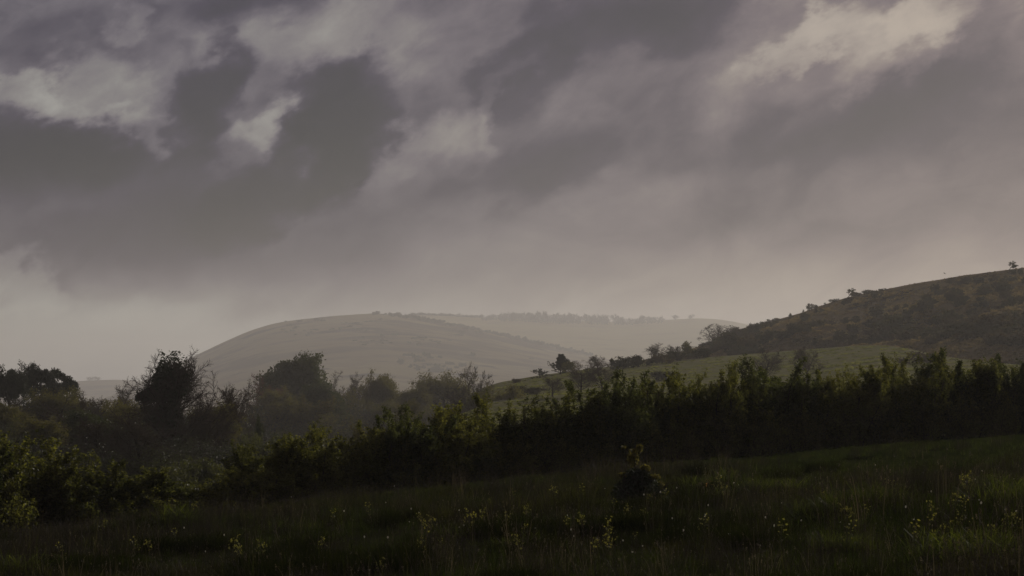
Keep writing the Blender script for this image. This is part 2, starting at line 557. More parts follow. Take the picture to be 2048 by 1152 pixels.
class Hill:
    """A hillside between a foot line and a crest line, with its own far slope behind the crest."""
    def __init__(self, crest, foot, gam=2.2, rough=0.0, rscale=0.05, seed=1):
        self.c = np.array(crest, float)
        self.f = np.array(foot, float)
        self.gam, self.rough, self.rscale, self.seed = gam, rough, rscale, seed

    def pt(self, px, v):
        px, v = np.asarray(px, float), np.asarray(v, float)
        cpy, cd = np.interp(px, self.c[:, 0], self.c[:, 1]), np.interp(px, self.c[:, 0], self.c[:, 2])
        fpy, fd = np.interp(px, self.f[:, 0], self.f[:, 1]), np.interp(px, self.f[:, 0], self.f[:, 2])
        vv = np.clip(v, 0, 1)
        d = fd + (cd - fd) * (0.45 * vv + 0.55 * vv ** self.gam)
        py = fpy + (cpy - fpy) * vv
        x, y, z = unproj(px, py, d)
        if self.rough:
            z = z + self.rough * fbm(x * self.rscale, y * self.rscale, self.seed, 4, 0.55) * np.minimum(1, (1.03 - vv) * 2.4)
        return x, y, z

    def at(self, px, py):
        cpy, fpy = np.interp(px, self.c[:, 0], self.c[:, 1]), np.interp(px, self.f[:, 0], self.f[:, 1])
        v = (fpy - py) / (fpy - cpy)
        return self.pt(px, min(max(v, 0.0), 1.0))

    def build(self, name, mat, label, px0, px1, nu, nv, back=0.35, nb=14):
        pxs = np.linspace(px0, px1, nu)
        vs = np.linspace(0, 1, nv)
        PX, VV = np.meshgrid(pxs, vs)
        x, y, z = self.pt(PX, VV)
        # far slope: carries on behind the crest and sinks below the valley
        cx, cy, cz = x[-1], y[-1], z[-1]
        rows_x, rows_y, rows_z = [x], [y], [z]
        depth = (cy - y[0])
        for k in range(1, nb + 1):
            t = k / nb
            yy = cy + depth * back * 2.0 * t
            xx = cx * yy / cy
            zz = cz - (cz + 84.0) * (t ** 1.7)
            rows_x.append(xx[None]); rows_y.append(yy[None]); rows_z.append(zz[None])
        # skirt under the foot
        rows_x.insert(0, x[:1]); rows_y.insert(0, y[:1] - 2.0); rows_z.insert(0, z[:1] * 0 - 84.0)
        X, Y, Z = np.concatenate(rows_x), np.concatenate(rows_y), np.concatenate(rows_z)
        V = np.stack([X, Y, Z], -1).reshape(-1, 3)
        o = link(name, mesh_np(name, V, grid_quads(nu, X.shape[0]), mats=[mat], smooth=True))
        return tag(o, label, kind='structure')


def smooth_line(pts, step=12, it=3):
    p = np.array(pts, float)
    xs = np.arange(p[0, 0], p[-1, 0] + step, step)
    cols = [np.interp(xs, p[:, 0], p[:, k]) for k in (1, 2)]
    for _ in range(it):
        for c in cols:
            c[1:-1] = 0.25 * c[:-2] + 0.5 * c[1:-1] + 0.25 * c[2:]
    return np.stack([xs] + cols, -1)


field = Hill(smooth_line([(500, 925, 335), (780, 908, 343), (860, 868, 359), (920, 812, 374), (980, 768, 390), (1080, 750, 399), (1200, 735, 407), (1300, 725, 413), (1450, 712, 417), (1560, 703, 413),
                          (1640, 697, 407), (1720, 690, 394), (1780, 691, 382), (1830, 700, 370), (1880, 712, 355), (1960, 722, 335), (2048, 730, 324), (2400, 745, 296)]),
             [(500, 900, 140), (2400, 900, 140)], gam=1.8, rough=1.0, rscale=0.03, seed=4)
field.build('field', M['field'], 'smooth green pasture field rising behind the hedge', 640, 2380, 220, 60, back=0.12)

scrub = Hill(smooth_line([(1180, 745, 546), (1290, 720, 577), (1360, 703, 601), (1420, 684, 616), (1480, 657, 624), (1520, 648, 624), (1560, 637, 622), (1600, 626, 618), (1640, 612, 612), (1690, 596, 604),
                          (1730, 586, 597), (1800, 573, 581), (1890, 557, 558), (1970, 545, 542), (2048, 535, 530), (2300, 506, 499), (2900, 470, 437)], it=2),
             [(1180, 780, 437), (1500, 760, 437), (1800, 750, 406), (2048, 775, 351), (2400, 800, 320), (2900, 820, 296)], gam=1.6, rough=6.0, rscale=0.026, seed=8)
scrub.build('scrub_hill', M['scrubhill'], 'dark scrubby hillside climbing to the right', 1190, 2880, 420, 110, back=0.4)

spur = Hill(smooth_line([(-100, 900, 4050), (160, 818, 4050), (280, 766, 4050), (345, 731, 4050), (400, 707, 4050), (450, 683, 4050), (500, 661, 4050), (545, 647, 4050), (580, 641, 4050), (660, 632, 4050), (750, 626, 4050),
                         (800, 631, 4050), (860, 641, 4050), (920, 652, 4050), (980, 665, 4050), (1060, 684, 4050), (1150, 704, 4050), (1250, 726, 4050), (1500, 790, 4050)], it=2),
            [(-100, 905, 2250), (1500, 805, 2250)], gam=2.6, rough=10, rscale=0.004, seed=12)
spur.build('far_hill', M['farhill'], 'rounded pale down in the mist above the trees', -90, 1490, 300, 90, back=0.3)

back = Hill(smooth_line([(300, 800, 5250), (600, 660, 5250), (760, 632, 5250), (850, 629, 5250), (960, 634, 5250), (1100, 640, 5250), (1250, 644, 5250), (1330, 640, 5250), (1400, 636, 5250), (1450, 640, 5250),
                         (1500, 650, 5250), (1600, 668, 5250), (1800, 700, 5250), (2200, 740, 5250)], it=2),
            [(300, 820, 3600), (2200, 790, 3600)], gam=2.0, rough=6, rscale=0.004, seed=14)
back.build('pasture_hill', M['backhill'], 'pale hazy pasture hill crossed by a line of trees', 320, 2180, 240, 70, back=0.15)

distant = Hill(smooth_line([(-700, 790, 5850), (-100, 776, 5850), (100, 768, 5850), (170, 761, 5850), (240, 759, 5850), (290, 763, 5850), (420, 790, 5850), (700, 830, 5850)]),
               [(-700, 800, 4950), (700, 835, 4950)], gam=2.0, rough=3, rscale=0.005, seed=15)
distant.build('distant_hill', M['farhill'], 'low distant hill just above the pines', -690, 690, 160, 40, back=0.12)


# ------------------------------------------------------------------ growing plants
def unit(a):
    return a / np.maximum(np.linalg.norm(a, axis=-1, keepdims=True), 1e-9)


def shoots(base, d, ln, r0, r1, ns, wig, trop, rng):
    pts = [base]
    d = unit(d)
    trop = np.asarray(trop, float)
    for i in range(ns):
        d = unit(d + rng.normal(0, wig, d.shape) + trop)
        pts.append(pts[-1] + d * (ln / ns)[:, None])
    t = np.linspace(0, 1, ns + 1)[None]
    R = r0[:, None] * (1 - t) + r1[:, None] * t
    return np.stack(pts, 1), R


def fork(P, R, ln, nc, tmin, tmax, ang, angsd, ratio, taper, rng):
    n, k = P.shape[0], P.shape[1] - 1
    t = tmin + (tmax - tmin) * (np.arange(nc)[None] + rng.random((n, nc))) / nc
    f = np.clip(t * k, 0, k - 1e-4)
    i = f.astype(int)
    fr = (f - i)[..., None]
    I = np.arange(n)[:, None]
    a, b = P[I, i], P[I, i + 1]
    base = a + (b - a) * fr
    pd = unit(b - a)
    r = R[I, i] * (1 - fr[..., 0]) + R[I, i + 1] * fr[..., 0]
    ref = np.where(np.abs(pd[..., 2:3]) > 0.9, np.array([1.0, 0, 0]), np.array([0, 0, 1.0]))
    u = unit(np.cross(pd, ref))
    v = np.cross(pd, u)
    ph = (np.arange(nc)[None] * 2.39996 + rng.random((n, 1)) * 6.283 + rng.normal(0, 0.5, (n, nc)))[..., None]
    perp = u * np.cos(ph) + v * np.sin(ph)
    an = np.radians(ang + rng.normal(0, angsd, (n, nc)))[..., None]
    d = pd * np.cos(an) + perp * np.sin(an)
    l = ln[:, None] * ratio * (1 - taper * (t - tmin) / max(1e-6, tmax - tmin)) * rng.uniform(0.7, 1.25, (n, nc))
    return base.reshape(-1, 3), d.reshape(-1, 3), l.ravel(), np.minimum(r, r * 0.62).ravel(), t.ravel()


def tubes(P, R, k):
    n, m = P.shape[0], P.shape[1]
    d = np.empty_like(P)
    d[:, 1:-1] = P[:, 2:] - P[:, :-2]
    d[:, 0] = P[:, 1] - P[:, 0]
    d[:, -1] = P[:, -1] - P[:, -2]
    d = unit(d)
    ref = np.where(np.abs(d[:, :1, 2:3]) > 0.9, np.array([1.0, 0, 0]), np.array([0, 0, 1.0]))
    u = unit(np.cross(d, np.broadcast_to(ref, d.shape)))
    v = np.cross(d, u)
    a = np.arange(k) * 2 * math.pi / k
    ring = P[:, :, None, :] + R[:, :, None, None] * (u[:, :, None] * np.cos(a)[None, None, :, None] + v[:, :, None] * np.sin(a)[None, None, :, None])
    V = ring.reshape(-1, 3)
    b = (np.arange(n)[:, None, None] * m + np.arange(m - 1)[None, :, None]) * k
    j = np.arange(k)[None, None]
    j2 = (j + 1) % k
    Q = np.stack([b + j, b + j2, b + k + j2, b + k + j], -1).reshape(-1, 4)
    return V, Q


def leaves(C, size, rng, aspect=0.55, up=0.3, sizesd=0.3, axis=None):
    n = len(C)
    a = rng.normal(0, 1, (n, 3)) if axis is None else axis + rng.normal(0, 0.5, (n, 3))
    a[:, 2] += up
    a = unit(a)
    b = unit(np.cross(a, rng.normal(0, 1, (n, 3))))
    s = size * np.clip(rng.normal(1, sizesd, n), 0.4, 2.0)[:, None]
    V = np.stack([C - a * s, C + b * s * aspect + a * s * 0.1, C + a * s, C - b * s * aspect + a * s * 0.1], 1).reshape(-1, 3)
    return V, np.arange(n * 4).reshape(-1, 4)


def join(parts):
    Vs, Qs, o = [], [], 0
    for V, Q in parts:
        Vs.append(V)
        Qs.append(Q + o)
        o += len(V)
    return np.concatenate(Vs), np.concatenate(Qs)


def soft_env(P, c, rad, soft=0.2):
    """pull points back under a rounded crown outline"""
    q = (P - c) / rad
    r = np.linalg.norm(q, axis=-1, keepdims=True)
    k = 1 - soft
    r2 = np.where(r > k, k + soft * np.tanh((r - k) / soft), r)
    return c + q * (r2 / np.maximum(r, 1e-6)) * rad


def grow(seed, H, W, trunk, levels, env=None, leaf=None, stems=1, stem_spread=0.0, wood_mat='bark', twig_mat='twig', leaf_mat_='oak', split=2, lean=(0, 0), wind=(0, 0, 0), sides=(7, 5, 4, 3, 3), d=None, clumps=None):
    """Returns [(part name, mesh), ...] for a plant H metres tall and W wide, standing on its origin."""
    rng = np.random.default_rng(seed)
    wind = np.array(wind, float)
    ang = rng.random(stems) * 6.283
    rad = stem_spread * np.sqrt(rng.random(stems))
    base = np.stack([rad * np.cos(ang), rad * np.sin(ang), np.zeros(stems) - 0.05], -1)
    dd = np.stack([rad * np.cos(ang) * trunk.get('fan', 0.6) + lean[0], rad * np.sin(ang) * trunk.get('fan', 0.6) + lean[1], np.ones(stems)], -1)
    ln = trunk['len'] * rng.uniform(0.85, 1.15, stems) if stems > 1 else np.array([trunk['len']])
    r0 = np.full(stems, trunk['r'])
    P, R = shoots(base, dd, ln, r0, r0 * trunk.get('taper', 0.35), trunk.get('ns', 7), trunk.get('wig', 0.06), np.array([0, 0, trunk.get('up', 0.03)]) + wind, rng)
    allP, allR = [P], [R]
    for lv in levels:
        b, dr, l, r, t = fork(P, R, ln, lv['n'], lv.get('t0', 0.3), lv.get('t1', 1.0), lv.get('ang', 50), lv.get('sd', 12), lv['ratio'], lv.get('taper', 0.4), rng)
        if 'keep' in lv:
            m = rng.random(len(b)) < lv['keep']
            b, dr, l, r = b[m], dr[m], l[m], r[m]
        r = np.maximum(r * lv.get('rk', 1.0), lv.get('rmin', 0.0))
        P, R = shoots(b, dr, l, r, np.maximum(r * 0.3, lv.get('rmin', 0.0) * 0.6), lv.get('ns', 4), lv.get('wig', 0.15), np.array(lv.get('trop', (0, 0, 0.05))) + wind * lv.get('wk', 1.0), rng)
        ln = l
        allP.append(P)
        allR.append(R)
    if env is not None:
        c, rr = np.array(env[0], float), np.array(env[1], float)
        for i in range(1, len(allP)):
            allP[i] = soft_env(allP[i], c, rr, env[2] if len(env) > 2 else 0.25)
    # natural size -> wanted size
    tips = np.concatenate([p[:, -1] for p in allP])
    top = np.percentile(tips[:, 2], 99.3)
    wid = np.percentile(np.abs(tips[:, :2]).max(-1), 96.5)
    k = H / top
    kx = (W / 2) / wid if W else k
    sc = np.array([kx, kx, k])
    allP = [p * sc for p in allP]
    allR = [r_ * (kx + k) / 2 for r_ in allR]
    out = []
    wood = join([tubes(allP[i], allR[i], sides[min(i, 4)]) for i in range(min(split, len(allP)))])
    out.append(('trunk' if stems == 1 else 'stems', mesh_np('wood', *wood, mats=[M[wood_mat]])))
    rest = []
    midx = []
    for i in range(split, len(allP)):
        rest.append(tubes(allP[i], allR[i], 3))
        midx.append(np.zeros(len(rest[-1][1]), int))
    if leaf:
        Pt = allP[-1]
        n = leaf['n']
        tf = leaf.get('tuft', 1)
        bi = rng.integers(0, len(Pt), n)
        m = Pt.shape[1] - 1
        f = rng.uniform(leaf.get('t0', 0.2), 1.0, n) * (m - 1e-3)
        if tf > 1:
            bi = np.repeat(bi[:n // tf + 1], tf)[:n]
            f = np.repeat(f[:n // tf + 1], tf)[:n]
        ii = f.astype(int)
        fr = (f - ii)[:, None]
        C = Pt[bi, ii] * (1 - fr) + Pt[bi, ii + 1] * fr
        ax = unit(Pt[bi, ii + 1] - Pt[bi, ii])
        if tf > 1:
            C = C + np.repeat(rng.normal(0, 1, (n // tf + 1, 3)), tf, 0)[:n] * np.array(leaf.get('tspread', (0.05, 0.05, 0.05)))
        C = C + rng.normal(0, 1, (n, 3)) * np.array(leaf.get('spread', (0.1, 0.1, 0.1)))
        C[:, 2] = np.maximum(C[:, 2], 0.02)
        rest.append(leaves(C, leaf['size'], rng, leaf.get('aspect', 0.55), leaf.get('up', 0.3), axis=ax if leaf.get('along') else None))
        midx.append(np.ones(n, int))
    if d:   # filling leaves inside the body: (count, centre, radii, size)
        for (n, c, rr, size) in d:
            q = unit(rng.normal(0, 1, (n, 3))) * (rng.random((n, 1)) ** 0.45)
            C = np.array(c) + q * np.array(rr)
            C[:, 2] = np.abs(C[:, 2]) + 0.02
            rest.append(leaves(C, size, rng))
            midx.append(np.ones(n, int))
    for (nc, c, rr, cr, per, size, flat) in (clumps or []):   # leaf clumps over the upper surface of an egg shaped crown
        q = unit(rng.normal(0, 1, (nc, 3)))
        q[:, 2] = np.where(q[:, 2] < -0.8, -q[:, 2], q[:, 2])
        cc = np.array(c) + q * np.array(rr) * (rng.uniform(0.55, 1.0, (nc, 1)))
        k_ = np.repeat(np.arange(nc), per)
        o_ = unit(rng.normal(0, 1, (nc * per, 3))) * rng.random((nc * per, 1)) ** 0.5 * cr * rng.uniform(0.55, 1.3, nc)[k_][:, None] * np.array([1, 1, flat])
        C = cc[k_] + o_
        C[:, 2] = np.maximum(C[:, 2], 0.05)
        rest.append(leaves(C, size, rng))
        midx.append(np.ones(len(C), int))
    if rest:
        V, Q = join(rest)
        out.append((leaf['part'] if leaf and 'part' in leaf else 'crown', mesh_np('crown', V, Q, mats=[M[twig_mat], M[leaf_mat_]], matidx=np.concatenate(midx))))
    return out


def put(name, parts, loc, label, cat, group=None, rz=0.0, scale=(1, 1, 1), tilt=(0, 0), partlabel=None):
    root = bpy.data.objects.new(name, None)
    root.empty_display_size = 0.2
    COL.objects.link(root)
    root.location = [float(c) for c in loc]
    root.rotation_euler = (tilt[0], tilt[1], rz)
    root.scale = scale if isinstance(scale, (tuple, list)) else (scale,) * 3
    tag(root, label, cat, group)
    for pn, me in parts:
        c = link(pn, me, root)
        if partlabel and pn in partlabel:
            c['label'] = partlabel[pn]
    return root


def on_ground(px, d):
    x = (px - 1024.0) / FPX * d
    return x, d, float(ground_z(x, d))


def top_z(py, d):
    return unproj(1024.0, py, d)[2]


rnd = random.Random(7)

# ------------------------------------------------------------------ hedge bushes behind the meadow
def hedge_proto(seed, W=2.2, stems=9, n=11000, lm='hedge'):
    return grow(seed, 3.0, W, dict(len=2.5, r=0.030, taper=0.4, ns=7, wig=0.11, up=0.05, fan=0.75), [
        dict(n=9, t0=0.12, t1=1.0, ang=38, sd=14, ratio=0.42, taper=0.35, ns=4, wig=0.16, trop=(0, 0, 0.12), rmin=0.006),
        dict(n=7, t0=0.15, t1=1.0, ang=34, sd=14, ratio=0.46, taper=0.2, ns=3, wig=0.14, trop=(0, 0, 0.22), rmin=0.004),
    ], leaf=dict(n=n, size=0.029, spread=(0.022, 0.022, 0.03), tuft=4, tspread=(0.03, 0.03, 0.04), t0=0.1, part='foliage', aspect=0.6), stems=stems, stem_spread=0.55,
        leaf_mat_=lm, twig_mat='bark', split=2, d=[(7500, (0, 0, 0.95), (W * 0.5, W * 0.42, 1.05), 0.040), (3000, (0, 0, 1.6), (W * 0.46, W * 0.40, 0.8), 0.036)])


M['hedge2'] = leaf_mat('blackthorn_leaves', (0.011, 0.017, 0.006), (0.080, 0.092, 0.032), 0.55, 0.03, tcol=(2.3, 2.2, 1.15), pw=1.1)
HP = [hedge_proto(100 + i, W=w, stems=s, n=int(n * 2.1), lm='hedge2' if i in (2, 5) else 'hedge') for i, (w, s, n) in enumerate([(2.3, 9, 11000), (2.0, 8, 9500), (2.5, 10, 12000), (1.8, 7, 9000), (2.4, 9, 11000), (2.1, 8, 9500)])]
# px of the middle, image row of the top, width in px, proto, label
hedge = [
    (-70, 885, 190, 2, 'leafy hedge bush at the far left edge beside the tallest rounded one'),
    (48, 868, 190, 0, 'tall rounded hedge bush at the left end below the pines'),
    (118, 905, 150, 4, 'hedge bush sloping down right of the tall rounded left one'),
    (195, 935, 150, 1, 'low hedge bush under the bare thicket at left'),
    (268, 917, 120, 3, 'hedge bush with forked pale tips left of the bramble dip'),
    (322, 958, 120, 5, 'low hedge bush on the left side of the bramble dip'),
    (385, 972, 120, 3, 'lowest hedge bush in the middle of the bramble dip'),
    (448, 955, 120, 4, 'low hedge bush on the right side of the bramble dip'),
    (520, 930, 130, 0, 'dark hedge bush climbing from the bramble dip towards the round one'),
    (590, 868, 120, 1, 'hedge bush on the left flank of the round one below the large oak'),
    (636, 848, 130, 0, 'rounded hedge bush directly below the large hazy oak'),
    (700, 872, 120, 4, 'lower hedge bush right of the rounded one below the oak'),
    (752, 845, 130, 1, 'hedge bush where the tall hedge begins to climb right'),
    (812, 812, 140, 2, 'broad hedge bush below the round budding tree'),
    (880, 818, 120, 0, 'hedge bush below the olive wood left of a leaning tip'),
    (945, 783, 120, 3, 'tall hedge bush leaning right below the bare tree of the olive wood'),
    (1010, 822, 110, 1, 'low hedge bush in the dip below the foot of the green field'),
    (1058, 792, 130, 4, 'round topped hedge bush below the left corner of the green field'),
    (1128, 800, 110, 5, 'hedge bush with thin top below the dark cone conifer'),
    (1180, 776, 110, 1, 'hedge bush in front of the pair of bare field trees'),
    (1240, 742, 150, 2, 'tall broad hedge bush behind the lone meadow bush'),
    (1305, 800, 100, 5, 'short hedge bush in the notch right of the lone meadow bush'),
    (1340, 742, 120, 0, 'hedge bush with domed top just right of the notch'),
    (1392, 765, 100, 3, 'hedge bush between the domed one and a spiky peak'),
    (1432, 724, 110, 4, 'spiky hedge bush peak below the dome tree at the hill nose'),
    (1488, 752, 110, 1, 'hedge bush left of the densest dark hedge crown'),
    (1545, 716, 150, 2, 'dense dark hedge crown in front of the field trees'),
    (1612, 752, 110, 5, 'hedge bush below the right bare tree of the field'),
    (1662, 745, 110, 1, 'hedge bush below the bright crest of the field'),
    (1712, 738, 110, 0, 'hedge bush below the right end of the bright field'),
    (1776, 709, 90, 3, 'slim upright hedge bush breaking the skyline of the field'),
    (1826, 710, 130, 4, 'broad hedge bush right of the slim upright one'),
    (1884, 708, 100, 5, 'hedge bush left of the tallest tip under the scrubby hill'),
    (1936, 697, 110, 3, 'tallest open hedge bush tip under the scrubby hill'),
    (1984, 742, 90, 1, 'low hedge bush in the gap near the right edge'),
    (2012, 712, 80, 5, 'thin open hedge bush in the gap at the right'),
    (2056, 728, 120, 0, 'leafy hedge bush cut by the right edge'),
    (2120, 718, 140, 2, 'hedge bush just beyond the right edge'),
    (2200, 722, 140, 4, 'second hedge bush beyond the right edge'),
    (2280, 715, 140, 0, 'third hedge bush beyond the right edge'),
    (2360, 720, 150, 2, 'fourth hedge bush beyond the right edge'),
    (2440, 712, 150, 1, 'fifth hedge bush beyond the right edge'),
    (2530, 716, 160, 4, 'last hedge bush beyond the right edge'),
]
for i, (px, py, wpx, pi, lab) in enumerate(hedge):
    d = float(hedge_depth(px)) + rnd.uniform(-0.5, 0.5)
    x, y, z = on_ground(px, d)
    H = top_z(py, d) - z
    sx = (wpx * 1.22 / FPX * d) / [2.3, 2.0, 2.5, 1.8, 2.4, 2.1][pi]
    lean = 0.10 if 'leaning' in lab else rnd.uniform(-0.03, 0.05)
    put('hawthorn_bush', HP[pi], (x, y, z - 0.05), lab, 'hedge bush', 'bushes of the long hedge', rz=rnd.choice([0, 1.3, 2.2, 3.0, 4.1, 5.2]) + rnd.uniform(-.3, .3),
        scale=(sx, sx, H / 3.0), tilt=(0, lean))

# second, lower rank that closes the hedge towards its foot
low = [(20, 950), (160, 975), (235, 985), (310, 990), (370, 1000), (430, 995), (500, 975), (560, 950), (650, 930), (730, 930), (800, 910), (880, 895), (960, 885), (1040, 880), (1120, 870), (1200, 850), (1280, 845), (1360, 830), (1440, 820), (1520, 815),
       (1600, 815), (1680, 810), (1760, 800), (1840, 795), (1920, 785), (2000, 785), (2080, 780)]
LP = [grow(140 + i, 1.6, 2.0, dict(len=1.3, r=0.018, ns=5, wig=0.15, up=0.02, fan=1.2), [
    dict(n=7, t0=0.1, ang=45, ratio=0.5, ns=3, wig=0.2, trop=(0, 0, 0.03), rmin=0.005),
    dict(n=6, t0=0.1, ang=50, ratio=0.5, ns=3, wig=0.2, trop=(0, 0, 0.0), rmin=0.004)],
    leaf=dict(n=5500, size=0.032, spread=(0.05, 0.05, 0.05), t0=0.1, part='foliage'), stems=10, stem_spread=0.6, leaf_mat_='hedge', twig_mat='bark',
    d=[(3000, (0, 0, 0.55), (0.95, 0.9, 0.6), 0.036)]) for i in range(3)]
for i, (px, py) in enumerate(low):
    d = float(hedge_depth(px)) - 1.1 + rnd.uniform(-0.2, 0.2)
    x, y, z = on_ground(px, d)
    H = top_z(py, d) - z
    put('hedge_undergrowth', LP[i % 3], (x, y, z - 0.04), 'dark low growth filling the foot of the tall hedge', 'undergrowth', 'low growth along the hedge foot', rz=rnd.uniform(0, 6.28),
        scale=(0.75, 0.75, H / 1.6))

# bramble mound where the hedge dips, and the rounder bushes beside it
BR = [grow(160 + i, 1.4, 2.6, dict(len=1.2, r=0.015, ns=6, wig=0.2, up=-0.06, fan=1.6), [
    dict(n=8, t0=0.1, ang=50, ratio=0.5, ns=4, wig=0.25, trop=(0, 0, -0.03), rmin=0.004),
    dict(n=6, t0=0.1, ang=50, ratio=0.5, ns=3, wig=0.25, trop=(0, 0, 0.0), rmin=0.003)],
    leaf=dict(n=8000, size=0.034, spread=(0.05, 0.05, 0.04), t0=0.1, part='foliage', aspect=0.7), stems=14, stem_spread=0.8, leaf_mat_='bramble', twig_mat='bark',
    d=[(4500, (0, 0, 0.5), (1.15, 1.1, 0.62), 0.038)]) for i in range(2)]
for (px, py, wpx, k, dd, nm, lab, cat) in [
    (345, 962, 170, 0, 0, 'bramble_mound', 'bramble mound with pale leaf tops in the dip of the hedge', 'bramble'),
    (425, 958, 130, 1, 0.6, 'bramble_mound', 'bramble mound rising right from the dip of the hedge', 'bramble'),
    (300, 985, 120, 1, -0.6, 'bramble_mound', 'dark bramble left below the dip of the hedge', 'bramble'),
    (520, 955, 170, 0, -0.4, 'bramble_mound', 'dark rounded bramble below the small pale round bush', 'bramble'),
]:
    d = float(hedge_depth(px)) + dd
    x, y, z = on_ground(px, d)
    H = top_z(py, d) - z
    put(nm, BR[k], (x, y, z - 0.05), lab, cat, 'brambles in the dip of the hedge', rz=rnd.uniform(0, 6), scale=(wpx / FPX * d / 2.6 * 1.15,) * 2 + (H / 1.4,))
d = float(hedge_depth(488)) + 7
x, y, z = on_ground(488, d)
put('round_bush', HP[1], (x, y, z), 'small pale round bush standing behind the brambles left of centre', 'bush', rz=1, scale=(0.75, 0.75, (top_z(884, d) - z) / 3.0))

# ------------------------------------------------------------------ trees of the valley
def bare_proto(seed, H=10.0, W=8.0, twig='twig', buds=0, budmat='bud', trunk_h=0.22, dense=1.25, budsize=0.09, wind=(0, 0, 0)):
    return grow(seed, H, W, dict(len=5.0, r=0.20, taper=0.45, ns=7, wig=0.07, up=0.03), [
        dict(n=int(11 * dense), t0=trunk_h, ang=46, sd=10, ratio=0.80, taper=0.35, ns=6, wig=0.085, trop=(0, 0, 0.09), rmin=0.02, rk=0.62),
        dict(n=11, t0=0.12, ang=42, sd=12, ratio=0.42, taper=0.3, ns=4, wig=0.16, trop=(0, 0, 0.06), rmin=0.016),
        dict(n=9, t0=0.12, ang=40, sd=14, ratio=0.46, taper=0.3, ns=3, wig=0.18, trop=(0, 0, 0.05), rmin=0.011),
        dict(n=5, t0=0.15, ang=36, sd=14, ratio=0.5, taper=0.2, ns=2, wig=0.18, trop=(0, 0, 0.05), rmin=0.008),
    ], env=((0, 0, 5.2), (4.6, 4.6, 4.8), 0.3), leaf=dict(n=buds, size=budsize, spread=(0.12, 0.12, 0.12)) if buds else None,
        leaf_mat_=budmat, twig_mat=twig, split=2, wind=wind)


def leafy_proto(seed, H, W, mat='oak', n=14000, size=0.17, trunk_h=0.25, cz=0.6, spread=0.28, clumps=None, lv2=8):
    return grow(seed, H, W, dict(len=5.5, r=0.26, taper=0.35, ns=7, wig=0.07, up=0.03), [
        dict(n=15, t0=trunk_h, ang=60, sd=12, ratio=0.72, taper=0.45, ns=6, wig=0.14, trop=(0, 0, 0.05), rmin=0.035),
        dict(n=lv2, t0=0.2, ang=46, sd=14, ratio=0.46, taper=0.3, ns=4, wig=0.18, trop=(0, 0, 0.05), rmin=0.018),
        dict(n=6, t0=0.15, ang=44, sd=14, ratio=0.5, taper=0.2, ns=3, wig=0.2, trop=(0, 0, 0.03), rmin=0.010),
    ], env=((0, 0, 5.0), (4.8, 4.8, 4.3), 0.25), leaf=dict(n=n, size=size, spread=(spread, spread, spread * 0.8), t0=0.3),
        leaf_mat_=mat, twig_mat='twig', split=2, clumps=clumps)


BARE = [bare_proto(200 + i, W=w, buds=3500, budmat='scrub', budsize=0.065) for i, w in enumerate([7.5, 8.5, 9.0])]
BUDD = [bare_proto(210 + i, W=w, buds=9000, budsize=0.11) for i, w in enumerate([8.0, 9.5])]
RED = bare_proto(220, W=7.5, twig='redtwig', buds=5000, budmat='redbud', budsize=0.09)
OAK = leafy_proto(230, 10, 11, 'oak', 16000, 0.15, trunk_h=0.15, spread=0.35, clumps=[(95, (0, 0, 5.6), (4.7, 4.7, 4.0), 1.15, 210, 0.16, 0.75)])
BUDDOME = [leafy_proto(240 + i, 10, w, 'bud', 13000, 0.12, spread=0.30, trunk_h=th, clumps=[(130, (0, 0, cz), (w * 0.44, w * 0.44, 9.3 - cz), 1.15, 150, 0.12, 0.8)]) for i, (w, th, cz) in enumerate([(8.0, 0.30, 6.0), (13, 0.12, 4.6), (9, 0.15, 5.0)])]

# pines: long limbs carrying flat cushions of needles
def pine_proto(seed, W):
    return grow(seed, 11.0, W, dict(len=8.0, r=0.28, taper=0.35, ns=9, wig=0.07, up=0.02), [
        dict(n=15, t0=0.55, ang=72, sd=14, ratio=0.50, taper=0.35, ns=6, wig=0.14, trop=(0, 0, 0.06), rmin=0.04),
        dict(n=8, t0=0.35, ang=48, sd=14, ratio=0.36, taper=0.2, ns=3, wig=0.18, trop=(0, 0, 0.05), rmin=0.02),
        dict(n=5, t0=0.3, ang=45, sd=14, ratio=0.5, taper=0.2, ns=2, wig=0.2, trop=(0, 0, 0.1), rmin=0.012),
    ], leaf=dict(n=9000, size=0.16, spread=(0.25, 0.25, 0.15), t0=0.5, aspect=0.35), leaf_mat_='needle', twig_mat='bark', split=3,
        clumps=[(70, (0.4, 0, 8.7), (W * 0.48, W * 0.48, 1.7), 0.85, 190, 0.15, 0.5)])


PINE = [pine_proto(250, 9.5), pine_proto(253, 11.5)]


def stand(name, proto, px, toppy, d, wpx, protoH, protoW, label, cat='tree', group=None, rz=None, tilt=(0, 0)):
    x, y, z = on_ground(px, d)
    H = top_z(toppy, d) - z
    w = wpx / FPX * d
    return put(name, proto, (x, y, z - 0.1), label, cat, group, rz=rnd.uniform(0, 6.28) if rz is None else rz, scale=(w / protoW, w / protoW, H / protoH), tilt=tilt)


stand('pine_tree', PINE[0], 18, 733, 285, 92, 11, 9.5, 'dark pine cut by the left edge of the photo', 'pine', 'pines at the left skyline', rz=0.4)
stand('pine_tree', PINE[1], 100, 727, 300, 120, 11, 11.5, 'dark spreading pine with flat topped crown standing clear on the left skyline', 'pine', 'pines at the left skyline', rz=2.1)
stand('pine_tree', PINE[0], -50, 745, 295, 110, 11, 9.5, 'dark pine just outside the left edge', 'pine', 'pines at the left skyline', rz=3.4)

